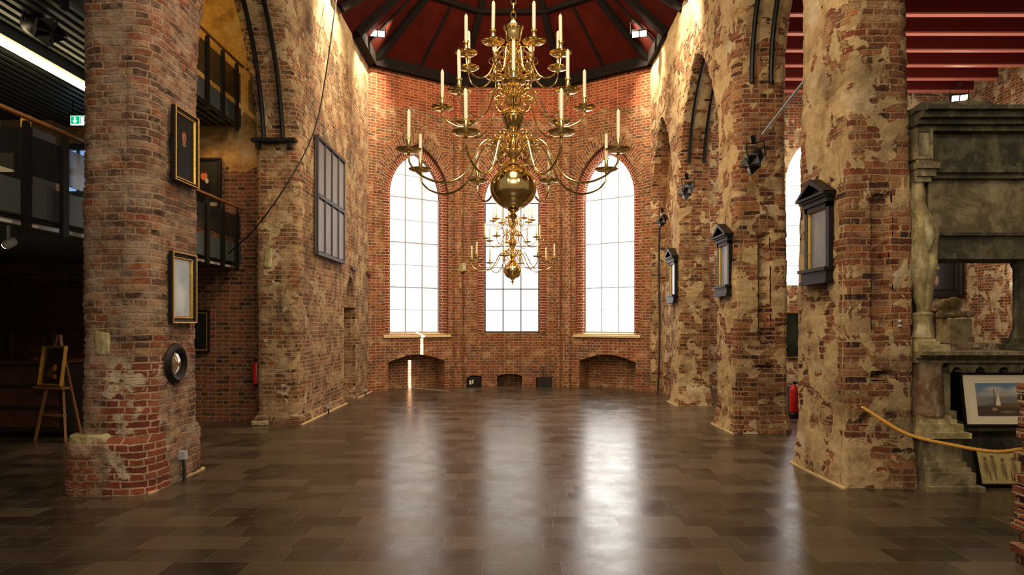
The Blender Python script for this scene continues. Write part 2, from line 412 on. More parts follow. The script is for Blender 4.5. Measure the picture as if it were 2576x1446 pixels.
def spline(ctrl, seg=6):
    P_ = [Vector(c) for c in ctrl]; P_ = [2*P_[0]-P_[1]]+P_+[2*P_[-1]-P_[-2]]; out = []
    for i in range(1, len(P_)-2):
        p0, p1, p2, p3 = P_[i-1:i+3]
        for k in range(seg):
            t = k/seg
            out.append(.5*((2*p1)+(p2-p0)*t+(2*p0-5*p1+4*p2-p3)*t*t+(3*p1-p0-3*p2+p3)*t*t*t))
    out.append(P_[-2]); return out
def thing(name, label, cat, loc=(0,0,0), rotz=0, group=None):
    o = D.objects.new(name, None); COL.objects.link(o); o.empty_display_size = .1
    o.location = loc; o.rotation_euler = (0,0,rotz); o['label'] = label; o['category'] = cat
    if group: o['group'] = group
    return o
def tag(o, label, cat, group=None):
    o['label'] = label; o['category'] = cat
    if group: o['group'] = group
    return o
def struct(o, label=None, cat=None):
    o['kind'] = 'structure'
    if label: o['label'] = label
    if cat: o['category'] = cat
    return o
def copy_tree(o, parent=None):
    c = o.copy(); COL.objects.link(c); c.parent = parent
    for ch in list(o.children): copy_tree(ch, c)
    return c
def arch_pts(cx, w, z0, zs, za, n=14):
    """pointed arch outline, CCW, closed at the bottom"""
    a = w/2; h = za-zs; Rr = (a*a+h*h)/(2*a); pts = [(cx-a, z0), (cx+a, z0)]
    th = math.asin(min(1, h/Rr))
    for i in range(n+1):
        q = th*i/n; pts.append((cx+a-Rr+Rr*math.cos(q), zs+Rr*math.sin(q)))
    for i in range(n-1, -1, -1):
        q = th*i/n; pts.append((cx-a+Rr-Rr*math.cos(q), zs+Rr*math.sin(q)))
    return pts

# ------------------------------------------------------------------ floor
b = MB(); b.box(-9.2, -3, -.1, 12, 18.6, 0); b.build('floor', M['floor'], kind='structure')

# ------------------------------------------------------------------ arcade piers: loft of plan rings, growing with the arches
TOPZ = 7.76
def half_arch(zs, za, span):
    a = span/2; h = za-zs; Rr = (a*a+h*h)/(2*a)
    def off(z):
        if z <= zs: return 0.0, z
        if z >= za: return a, zs+Rr*math.asin(min(1, h/Rr))+(z-za)
        k = z-zs; return Rr-math.sqrt(max(Rr*Rr-k*k, 0)), zs+Rr*math.asin(min(1, k/Rr))
    return off, za
def pier(name, x_nave, x_out, y0, y1, near, far, mat, step=.05, cham=.12, base=None, top=TOPZ, rough=.012, label=None, seed=0, nbase=1, grooves=(), sharp=False):
    """near / far = (springing, apex, span) of the arch on that side, or None"""
    fn = half_arch(*near) if near else None; ff = half_arch(*far) if far else None
    sgn = 1 if x_out > x_nave else -1
    b = MB(); rows = []
    nz = int(top/step); zs = [top*i/nz for i in range(nz+1)]
    W = abs(x_out-x_nave)
    nx = max(2, int((W-2*cham)/step)); nyc = max(2, int(((y1-y0)+1.2*(bool(near)+bool(far)))/step)); nc = max(2, int(cham*1.2/step))
    for z in zs:
        on, vn = fn[0](z) if fn else (0, z); of, vf = ff[0](z) if ff else (0, z)
        bo = base(z) if base else 0
        ya = y0-on-bo; yb = y1+of+bo
        xn = x_nave-sgn*bo*nbase; xo = x_out+sgn*bo
        ch_ = cham if not sharp else .05+(cham-.05)*min(1, max(0, (z-2.6)/1.6))
        cn = ch_ if not fn or z < fn[1]-.02 else 0.002; cf = ch_ if not ff or z < ff[1]-.02 else .002
        corners = [(xn, ya+cn, 0), (xn, yb-cf, 0), (xn+sgn*cf, yb, 1), (xo-sgn*cf, yb, 1), (xo, yb-cf, 0), (xo, ya+cn, 0), (xo-sgn*cn, ya, 2), (xn+sgn*cn, ya, 2)]
        cnt = [nyc, nc, nx, nc, nyc, nc, nx, nc]; row = []
        for k in range(8):
            p, q = corners[k], corners[(k+1) % 8]
            for i in range(cnt[k]):
                f = i/cnt[k]; x = p[0]+(q[0]-p[0])*f; y = p[1]+(q[1]-p[1])*f
                if k % 2:      # rounded corner
                    c0 = {1: (q[0], p[1]), 3: (p[0], q[1]), 5: (q[0], p[1]), 7: (p[0], q[1])}[k]
                    x = c0[0]+(p[0]-c0[0])*math.cos(f*PI/2)+(q[0]-c0[0])*math.sin(f*PI/2)
                    y = c0[1]+(p[1]-c0[1])*math.cos(f*PI/2)+(q[1]-c0[1])*math.sin(f*PI/2)
                row.append((x, y, z, k, f, vn, vf))
        rows.append(row)
    n = len(rows[0]); cx = (x_nave+x_out)/2; cy = (y0+y1)/2
    idx = []
    for row in rows:
        ir = []
        for (x, y, z, k, f, vn, vf) in row:
            p = Vector((x, y, z)); d = noise.noise(Vector((x*1.3+seed, y*1.3, z*1.3)))*rough*1.6+noise.noise(Vector((x*7, y*7, z*9+seed)))*rough*.7
            dirv = {0: (-sgn,0), 4: (sgn,0), 2: (0,1), 6: (0,-1), 1: (-sgn*.7,.7), 3: (sgn*.7,.7), 5: (sgn*.7,-.7), 7: (-sgn*.7,-.7)}[k]
            if k == 6:
                for (gx0, gx1, gz0, gz1, gd) in grooves:
                    jx = .02*noise.noise(Vector((z*9, seed, 0))); jz = .05*noise.noise(Vector((x*14, seed, 3)))
                    e_ = min(x-gx0-jx, gx1+jx-x, z-gz0-jz, gz1+jz-z)
                    if e_ > -.01: d -= gd*min(1, (e_+.01)/.035)*(1+.5*noise.noise(Vector((x*16, z*16, 0))))
            ir.append(b.vert(x+dirv[0]*d, y+dirv[1]*d, z))
        idx.append(ir)
    # u runs round the perimeter of the first ring where the run is horizontal; y for the long faces
    def uvof(r, k, i, seg):
        x, y, z, kk, f, vn, vf = rows[r][i]
        if seg in (0, 4): return (y, z)
        La = cham*PI/2; ff_ = f if kk == seg else 1.0; dx = abs(x-x_nave)-cham
        if seg == 2: return (y1-cham+La+dx, vf)
        if seg == 6: return (y0+cham-La-dx, vn)
        if seg == 1: return (y1-cham+ff_*La, vf)
        if seg == 3: return (y1-cham+La+W-2*cham+ff_*La, vf)
        if seg == 7: return (y0+cham-(1-ff_)*La, vn)
        return (y0+cham-La-(W-2*cham)-(1-ff_)*La, vn)
    for r in range(len(rows)-1):
        for i in range(n):
            j = (i+1) % n; seg = rows[r][i][3]
            q = [idx[r][i], idx[r][j], idx[r+1][j], idx[r+1][i]]
            u = [uvof(r,0,i,seg), uvof(r,0,j,seg), uvof(r+1,0,j,seg), uvof(r+1,0,i,seg)]
            if sgn > 0: q.reverse(); u.reverse()
            b.face(q, u)
    tf = [idx[-1][i] for i in range(n)]; bf = [idx[0][i] for i in range(n)]
    if sgn > 0: tf.reverse()
    else: bf.reverse()
    b.face(tf, [(0,0)]*n)
    o = b.build(name, mat, smooth=True, kind='structure')
    bm = bmesh.new(); bm.from_mesh(o.data); bmesh.ops.recalc_face_normals(bm, faces=bm.faces); bm.to_mesh(o.data); bm.free()
    return o
XL = -3.42; XR = 3.28
# left: near pier, then the long solid wall up to the apse
def baseL(z): return .10*(1-min(1, max(0, (z-.48)/.06))) if z < .56 else 0
pier('wall_left_near_pier', XL, -4.12, 6.44, 7.52, (4.75, 7.3, 3.2), (4.1, 7.0, 3.30), M['pier_near_left'], step=.018, cham=.20, base=baseL, seed=1, rough=.02, nbase=.1)
pier('wall_left', -3.38, -4.1, 10.85, 13.72, (4.1, 7.0, 3.35), None, M['wall_left'], step=.05, cham=.14, base=lambda z: .04*(1 if z < .12 else 0), seed=4)
b = MB(); b.box(-4.1, 13.55, 0, -3.385, 16.9, TOPZ); wl = b.build('wall_left_east', M['wall_left'], kind='structure')
cm = MB(); cm.poly_prism([(13.75,-.2),(14.75,-.2),(14.75,1.95),(13.75,1.95)], 'x', -3.0, -3.68); c1 = cm.build('c', M['wall_left'])
cm = MB(); cm.poly_prism(arch_pts(14.3, .62, 1.9, 2.15, 2.62), 'x', -3.0, -3.52); c2 = cm.build('c', M['wall_left'])
cut(wl, [c1, c2])
# right: three piers
P1 = pier('wall_right_near_pier', XR, 3.93, 6.70, 7.80, (4.9, 7.2, 2.6), (5.2, 7.2, 2.2), M['pier_right'], step=.02, cham=.17, base=lambda z: .05*(1-min(1, z/.5)) if z < .5 else 0, seed=2, sharp=True, grooves=[(3.53,3.70,1.54,2.87,.07),(3.52,3.74,1.06,1.13,.12),(3.42,3.52,.62,.72,.06)])
P2 = pier('wall_right_middle_pier', XR, 4.03, 10.0, 10.88, (5.2, 7.2, 2.2), (4.3, 6.43, 2.55), M['pier_right'], step=.028, cham=.13, base=lambda z: .06*(1-min(1, z/.4)) if z < .4 else 0, seed=3, sharp=True, grooves=[(3.62,3.78,1.34,2.92,.08),(3.56,3.82,.94,1.0,.14)])
P3 = pier('wall_right_far_pier', XR, 3.92, 13.43, 14.0, (4.3, 6.43, 2.55), (4.3, 6.15, 2.05), M['pier_far'], step=.05, cham=.10, base=lambda z: .06*(1-min(1, z/.4)) if z < .4 else 0, seed=5)
pier('wall_right_respond', XR, 3.92, 16.05, 16.9, (4.3, 6.15, 2.05), None, M['pier_far'], step=.05, cham=.10, seed=6)
# blind infill of the third arch
b = MB(); b.box(3.62, 13.8, 0, 3.80, 16.3, 7.0); b.build('wall_right_infill', M['pier_far'], kind='structure')
b = MB(); b.box(3.50, 14.8, 0, 3.64, 16.3, 2.55); b.build('wall_right_ledge', M['pier_far'], kind='structure')

# ------------------------------------------------------------------ apse
A = (3.30, 16.15); Bc = (1.40, 17.5); ZT = 7.9
def apse_wall(name, p, q, wc, ww, sill, zs, za, niche, pane, bar, wname, sillm=True, label=''):
    """wall from plan point p to q, built locally: x along the wall, y outward, then placed"""
    p = Vector((p[0], p[1], 0)); q = Vector((q[0], q[1], 0)); d = q-p; L = d.length; ang = math.atan2(d.y, d.x)
    b = MB(); b.box(-.20 if 'left' in name else -.05, 0, 0, L+(.20 if 'right' in name else .05), .55, ZT); o = b.build(name, M['apse'], loc=p, rot=(0,0,ang), kind='structure')
    cs = []
    m = MB(); m.poly_prism(arch_pts(wc, ww+.30, sill-.02, zs, za+.20), 'y', -.2, .12); cs.append(m.build('c', M['apse'], loc=p, rot=(0,0,ang)))
    m = MB(); m.poly_prism(arch_pts(wc, ww, sill, zs, za), 'y', -.3, .8); cs.append(m.build('c', M['apse'], loc=p, rot=(0,0,ang)))
    for (x0, x1, z1, rise, dep) in niche:
        pts = [(x0,-.2),(x1,-.2),(x1,z1)]+[(x1+(x0-x1)*i/10, z1+rise*math.sin(PI*i/10)) for i in range(1,10)]+[(x0,z1)]
        m = MB(); m.poly_prism(pts, 'y', -.3, dep); cs.append(m.build('c', M['apse'], loc=p, rot=(0,0,ang)))
    cut(o, cs)
    # brick jamb rings inside the opening (regular red bricks)
    def ring(w1, w2, zb, zt1, zt2, y0, y1, nm, mat, radial=True):
        outer = arch_pts(wc, w2, zb, zs, zt2)[1:]+[(wc-w2/2, zb)]; inner = arch_pts(wc, w1, zb, zs, zt1)[1:]+[(wc-w1/2, zb)]
        m = MB(); s_ = 0
        for i in range(len(outer)-1):
            o0, o1, i0, i1 = outer[i], outer[i+1], inner[i], inner[i+1]
            ds = math.dist(o0, o1); wd = (w2-w1)/2
            segs = max(1, int(ds/.5))
            v = [m.vert(o0[0],y0,o0[1]), m.vert(o1[0],y0,o1[1]), m.vert(i1[0],y0,i1[1]), m.vert(i0[0],y0,i0[1]),
                 m.vert(o0[0],y1,o0[1]), m.vert(o1[0],y1,o1[1]), m.vert(i1[0],y1,i1[1]), m.vert(i0[0],y1,i0[1])]
            m.face([v[0],v[1],v[2],v[3]], [(wd,s_),(wd,s_+ds),(0,s_+ds),(0,s_)])
            m.face([v[3],v[2],v[6],v[7]], [(0,s_),(0,s_+ds),(-.1,s_+ds),(-.1,s_)])
            m.face([v[1],v[0],v[4],v[5]], [(wd,s_+ds),(wd,s_),(wd+.1,s_),(wd+.1,s_+ds)])
            s_ += ds
        return m.build(nm, mat, loc=p, rot=(0,0,ang), kind='structure')
    ring(ww-.04, ww+.30, sill, za-.03, za+.20, .08, .21, 'trim_'+wname+'_jamb', M['jamb'])
    ring2 = MB(); 
    # voussoir arch over the opening, springing up
    outer = arch_pts(wc, ww+.86, zs-.02, zs, za+.56)[1:]; inner = arch_pts(wc, ww+.30, zs-.02, zs, za+.20)[1:]
    outer.append((wc-(ww+.86)/2, zs-.02)); inner.append((wc-(ww+.30)/2, zs-.02)); s_ = 0
    for i in range(len(outer)-1):
        o0, o1, i0, i1 = outer[i], outer[i+1], inner[i], inner[i+1]; ds = (math.dist(o0, o1)+math.dist(i0,i1))/2
        v = [ring2.vert(o0[0],-.018,o0[1]), ring2.vert(o1[0],-.018,o1[1]), ring2.vert(i1[0],-.018,i1[1]), ring2.vert(i0[0],-.018,i0[1]),
             ring2.vert(o0[0],.05,o0[1]), ring2.vert(o1[0],.05,o1[1]), ring2.vert(i1[0],.05,i1[1]), ring2.vert(i0[0],.05,i0[1])]
        ring2.face([v[0],v[1],v[2],v[3]], [(.28,s_),(.28,s_+ds),(0,s_+ds),(0,s_)])
        ring2.face([v[3],v[2],v[6],v[7]], [(0,s_),(0,s_+ds),(-.1,s_+ds),(-.1,s_)])
        ring2.face([v[1],v[0],v[4],v[5]], [(.28,s_+ds),(.28,s_),(.38,s_),(.38,s_+ds)])
        s_ += ds
    ring2.build('trim_'+wname+'_arch', M['arch_ring'], loc=p, rot=(0,0,ang), kind='structure')
    # window: pane sheet + bars
    win = D.objects.new(wname, None); COL.objects.link(win); win.location = p; win.rotation_euler = (0,0,ang); win['kind'] = 'structure'
    m = MB(); m.poly_prism(arch_pts(wc, ww-.06, sill+.03, zs, za-.03), 'y', .22, .24); m.build('window_pane', pane, win)
    m = MB()
    cw = (ww-.06)/3
    h_, a_ = za-.03-zs, (ww-.06)/2; Rr = (a_*a_+h_*h_)/(2*a_)
    def zat(x):
        k = abs(x-wc); q = k+Rr-a_; return zs+math.sqrt(max(Rr*Rr-q*q, 0))
    def half(z):
        if z <= zs: return a_
        return max(0, math.sqrt(max(Rr*Rr-(z-zs)**2, 0))-(Rr-a_))
    for k in (-1, 1):
        x = wc+k*cw/2; m.box(x-.012, .19, sill+.03, x+.012, .225, zat(x))
    z = sill+.03; k = 0
    while z < za-.3:
        hw = half(z); t_ = .013 if k % 2 == 0 else .006
        m.box(wc-hw, .20, z-t_, wc+hw, .225, z+t_); z += .555; k += 1
    m.box(wc-a_-.01, .18, sill, wc-a_+.02, .24, zs); m.box(wc+a_-.02, .18, sill, wc+a_+.01, .24, zs); m.box(wc-a_, .18, sill, wc+a_, .24, sill+.03)
    m.build('window_frame', bar, win)
    if sillm:
        m = MB(); m.poly_prism([(-.05, sill-.10), (.20, sill-.10), (.20, sill+.02), (-.05, sill-.05)], 'x', wc-ww/2-.2, wc+ww/2+.2)
        m.build('window_sill', M['plaster_white'], win)
    return o
SL = math.dist(A, Bc)
apse_wall('wall_apse_left', (-A[0], A[1]), (-Bc[0], Bc[1]), 1.19, 1.45, 1.37, 4.75, 5.84, [(.40, 1.95, .68, .17, .45)], M['pane_left'], M['lead'], 'window_1')
apse_wall('wall_apse_centre', (-Bc[0], Bc[1]), (Bc[0], Bc[1]), 1.40, 1.46, 1.37, 4.75, 5.80, [(1.02, 1.66, .27, .06, .35), (.24, .62, .27, .01, .3), (2.02, 2.42, .24, .01, .3)], M['pane_mid'], M['lead_dark'], 'window_2', False)
apse_wall('wall_apse_right', Bc, A, SL-1.19, 1.45, 1.37, 4.75, 5.84, [(SL-1.95, SL-.40, .68, .17, .45)], M['pane_right'], M['lead'], 'window_3')
for s in (-1, 1):
    b = MB(); b.lathe([(.15, 0), (.15, ZT)], (s*(Bc[0]+.0), Bc[1]+.02, 0), 16)
    b.build('trim_apse_shaft', M['apse'], kind='structure', smooth=True)
    b = MB(); b.lathe([(.09, 0), (.09, ZT)], (s*(Bc[0]-.22), Bc[1]+.02, 0), 12)
    b.build('trim_apse_shaft', M['apse'], kind='structure', smooth=True)

# ------------------------------------------------------------------ vaulted roof
APX = Vector((0, 14.5, 11.0)); ZE = 7.76
ev = [Vector((-3.45,14.5,ZE)), Vector((-3.45,16.15,ZE)), Vector((-Bc[0],17.65,ZE)), Vector((Bc[0],17.65,ZE)), Vector((3.45,16.15,ZE)), Vector((3.45,14.5,ZE))]
b = MB()
for i in range(5):
    v = [b.vert(ev[i]), b.vert(ev[i+1]), b.vert(APX)]; b.face(v)
n0, n1 = Vector((-3.45,-3,ZE)), Vector((0,-3,11.0))
b.face([b.vert(n0), b.vert(ev[0]), b.vert(APX), b.vert(n1)])
b.face([b.vert(ev[5]), b.vert(3.45,-3,ZE), b.vert(n1), b.vert(APX)])
o = b.build('ceiling', M['red_wood'], kind='structure', fix=False)
sm = o.modifiers.new('s', 'SOLIDIFY'); sm.thickness = .12; sm.offset = 0
# ribs and ties
def beam(m, p, q, w_, h_):
    p, q = Vector(p), Vector(q); d = (q-p).normalized(); s_ = d.cross(Vector((0,0,1))).normalized(); u = s_.cross(d)
    i0 = len(m.v)
    for c in (p, q):
        for a_, b__ in ((-1,-1),(1,-1),(1,1),(-1,1)): m.v.append(c+s_*a_*w_/2+u*b__*h_/2)
    for f in ((0,1,2,3),(7,6,5,4),(0,4,5,1),(1,5,6,2),(2,6,7,3),(3,7,4,0)): m.face([i0+k for k in f])
roof = thing('roof_frame', 'dark timber ribs and ring beam under the red vault', 'beams'); roof['kind'] = 'structure'
for i in range(6):
    m = MB(); c = ev[i]; inner = Vector((c.x*.95, c.y-.05, ZE+.02)); beam(m, inner, APX-Vector((0,0,.12)), .16, .18); m.build('rib', M['dark_wood'], roof)
for i in range(5):
    m = MB(); c, d = ev[i], ev[i+1]
    k = lambda p, f, dz: Vector((p.x*f, APX.y+(p.y-APX.y)*f, ZE+dz))
    beam(m, k(c,.965,.09), k(d,.965,.09), .30, .34); m.build('wall_plate', M['dark_wood'], roof)
    m = MB(); pc = c.lerp(APX, .44)-Vector((0,0,.14)); pd = d.lerp(APX, .44)-Vector((0,0,.14)); beam(m, pc, pd, .10, .10); m.build('ring_beam', M['dark_wood'], roof)
    m = MB(); mid = c.lerp(d, .5); beam(m, k(mid,.95,.1), APX-Vector((0,0,.1)), .07, .08); m.build('rib', M['dark_wood'], roof)
for s in (-1, 1):
    m = MB(); beam(m, (s*3.3,13.2,7.7), (s*1.2,14.3,9.6), .12, .14); m.build('brace', M['dark_wood'], roof)
    m = MB(); beam(m, (s*3.3,12.7,7.7), (s*1.0,12.7,9.9), .12, .16); m.build('brace', M['dark_wood'], roof)

# ------------------------------------------------------------------ right aisle hall
b = MB(); b.box(3.9, 17.0, 0, 11.5, 17.5, 7.6); o = b.build('wall_aisle_right_end', M['aisle'], kind='structure')
m = MB(); m.poly_prism(arch_pts(7.6, 1.56, 2.56, 5.1, 6.3), 'y', 16.5, 18); c = m.build('c', M['aisle']); cut(o, [c])
win = D.objects.new('window_4', None); COL.objects.link(win); win['kind'] = 'structure'
m = MB(); m.poly_prism(arch_pts(7.6, 1.56, 2.56, 5.1, 6.3), 'y', 17.2, 17.22); m.build('window_pane', pane_mat('daylit pane aisle', (.95,.97,1,1), 2.2), win)
m = MB()
for k in range(9): m.box(6.85, 17.16, 2.58+k*.5-.008, 8.35, 17.21, 2.58+k*.5+.008) if k < 6 else None
m.box(7.3,17.16,2.56,7.33,17.21,6.0); m.box(7.87,17.16,2.56,7.9,17.21,6.0); m.build('window_frame', M['lead'], win)
b = MB(); b.box(11.3, 3, 0, 11.7, 17.5, 7.6); o = b.build('wall_aisle_right_side', M['aisle'], kind='structure')
m = MB(); m.poly_prism(arch_pts(14.75, 1.5, 2.3, 4.6, 5.8), 'x', 11, 12); c = m.build('c', M['aisle'])
m = MB(); m.box(11, 4.1, 5.4, 12, 5.5, 7.3); c2 = m.build('c', M['aisle']); cut(o, [c, c2])
m = MB(); m.box(11.5, 4.1, 5.4, 11.52, 4.765, 7.3); m.box(11.5, 4.835, 5.4, 11.52, 5.5, 7.3); m.build('trim_added_slit_boards', M['dark_wood'], kind='structure')  # unseen boards added to narrow the sun beam to a strip
m = MB(); m.poly_prism(arch_pts(14.75, 1.5, 2.3, 4.6, 5.8), 'x', 11.45, 11.47); m.build('window_5', pane_mat('daylit pane side', (.95,.97,1,1), 2.2), kind='structure')
b = MB(); b.box(3.95, -1, 7.6, 11.6, 17.4, 7.75); b.build('ceiling_aisle_right', M['red_ceiling'], kind='structure')
for i in range(14):
    y = 16.75-i*.83
    b = MB(); b.cur = 0; b.box(3.97, y-.06, 7.33, 11.3, y+.06, 7.6); b.cur = 1; b.box(3.97, y-.065, 7.30, 11.3, y+.065, 7.33)
    o = b.build('ceiling_beam', [M['red_ceiling'], M['lit_beam_underside']], kind='structure')

# ------------------------------------------------------------------ left aisle shell + galleries
b = MB(); b.box(-8.8, 11.3, 0, -4.05, 11.6, 7.7); b.build('wall_aisle_left_end', M['aisle_left'], kind='structure')
b = MB(); b.box(-9.0, 2, 0, -8.7, 11.6, 7.7); b.build('wall_aisle_left_side', M['tan_wall'], kind='structure')
b = MB(); b.box(-8.9, 2, 7.6, -4.0, 11.6, 7.75); b.build('ceiling_aisle_left', M['dark_wood'], kind='structure')
def gallery(name, z0, zt, zr, ys, label, yend, corr_y0):
    g = thing(name, label, 'gallery', (-4.5, ys, z0)); g['kind'] = 'structure'
    X = 0
    b = MB(); b.box(-4.2, corr_y0-ys, .04, 0, yend-ys, zt-z0); b.build('floor_slab', M['matte_black'], g)
    b = MB(); b.box(0, corr_y0-ys, 0, .03, yend-ys, zt-z0+.05); b.build('fascia', M['steel_grey'], g)
    b = MB()
    k = -4.1
    while k < -.02: b.box(k, corr_y0-ys, -.0, k+.06, yend-ys, .05); k += .13
    b.build('corrugated_soffit', M['corrugated'], g)
    zr_ = zr-z0
    b = MB(); b.tube([(.06, corr_y0-ys, zr_), (.06, yend-ys, zr_)], .022, 10); b.build('handrail', M['rail_wood'], g, smooth=True)
    y = corr_y0+.06
    while y < yend:
        b = MB()
        pts = [(-.035, -.14), (.035, -.14), (.045,-.10), (.045, zr_-.12), (.02, zr_-.03), (-.02, zr_-.03), (-.045, zr_-.12), (-.045,-.10)]
        b.poly_prism([(p[0]+y-ys, p[1]) for p in pts], 'x', .03, .07); b.build('post', M['black'], g); y += .53
    b = MB(); b.box(.035, corr_y0-ys, zt-z0+.12, .045, yend-ys-.05, zr_-.14); b.build('glass_panel', M['glass_dark'], g)
    return g
gallery('lower_gallery', 2.60, 2.86, 3.49, 5.0, 'lower steel gallery with glass railing and wooden handrail behind left piers', 11.25, 4.6)
gallery('upper_gallery', 4.86, 5.10, 5.84, 5.0, 'upper dark gallery high behind the left arch', 11.25, 4.6)

# ------------------------------------------------------------------ brass chandeliers
def scroll_pts(c, r0, turns, a0, sgn=1, n=16, shrink=.8):
    out = []
    for i in range(n+1):
        f = i/n; a = a0+sgn*turns*2*PI*f; r = r0*(1-shrink*f); out.append((c[0]+r*math.cos(a), 0, c[1]+r*math.sin(a)))
    return out
TIERS = [  # name, plate radius from stem, plate height, arm path (r,z), phase, pan radius, drop
    ('lower', .75, 2.735, [(.035,2.79),(.075,2.845),(.12,2.885),(.18,2.885),(.25,2.83),(.31,2.71),(.38,2.61),(.48,2.56),(.58,2.56),(.68,2.60),(.74,2.66),(.75,2.715)], 22.5, .086, .0085),
    ('middle', .50, 3.105, [(.03,3.19),(.06,3.235),(.10,3.255),(.15,3.235),(.20,3.15),(.24,3.06),(.30,3.0),(.37,2.985),(.44,3.01),(.49,3.05),(.50,3.09)], 0, .078, .0065),
    ('upper', .35, 3.435, [(.03,3.48),(.06,3.53),(.095,3.535),(.13,3.49),(.15,3.41),(.18,3.34),(.22,3.305),(.27,3.30),(.32,3.33),(.345,3.38),(.35,3.42)], 22.5, .076, .006)]
pos_22 = {22.5:'outer right, far side', 67.5:'inner right, far side', 112.5:'inner left, far side', 157.5:'outer left, far side',
          202.5:'outer left, near side', 247.5:'inner left, near side', 292.5:'inner right, near side', 337.5:'outer right, near side'}
pos_0 = {0:'outermost right', 45:'rear right', 90:'behind the stem', 135:'rear left', 180:'outermost left', 225:'front left', 270:'front centre', 315:'front right'}
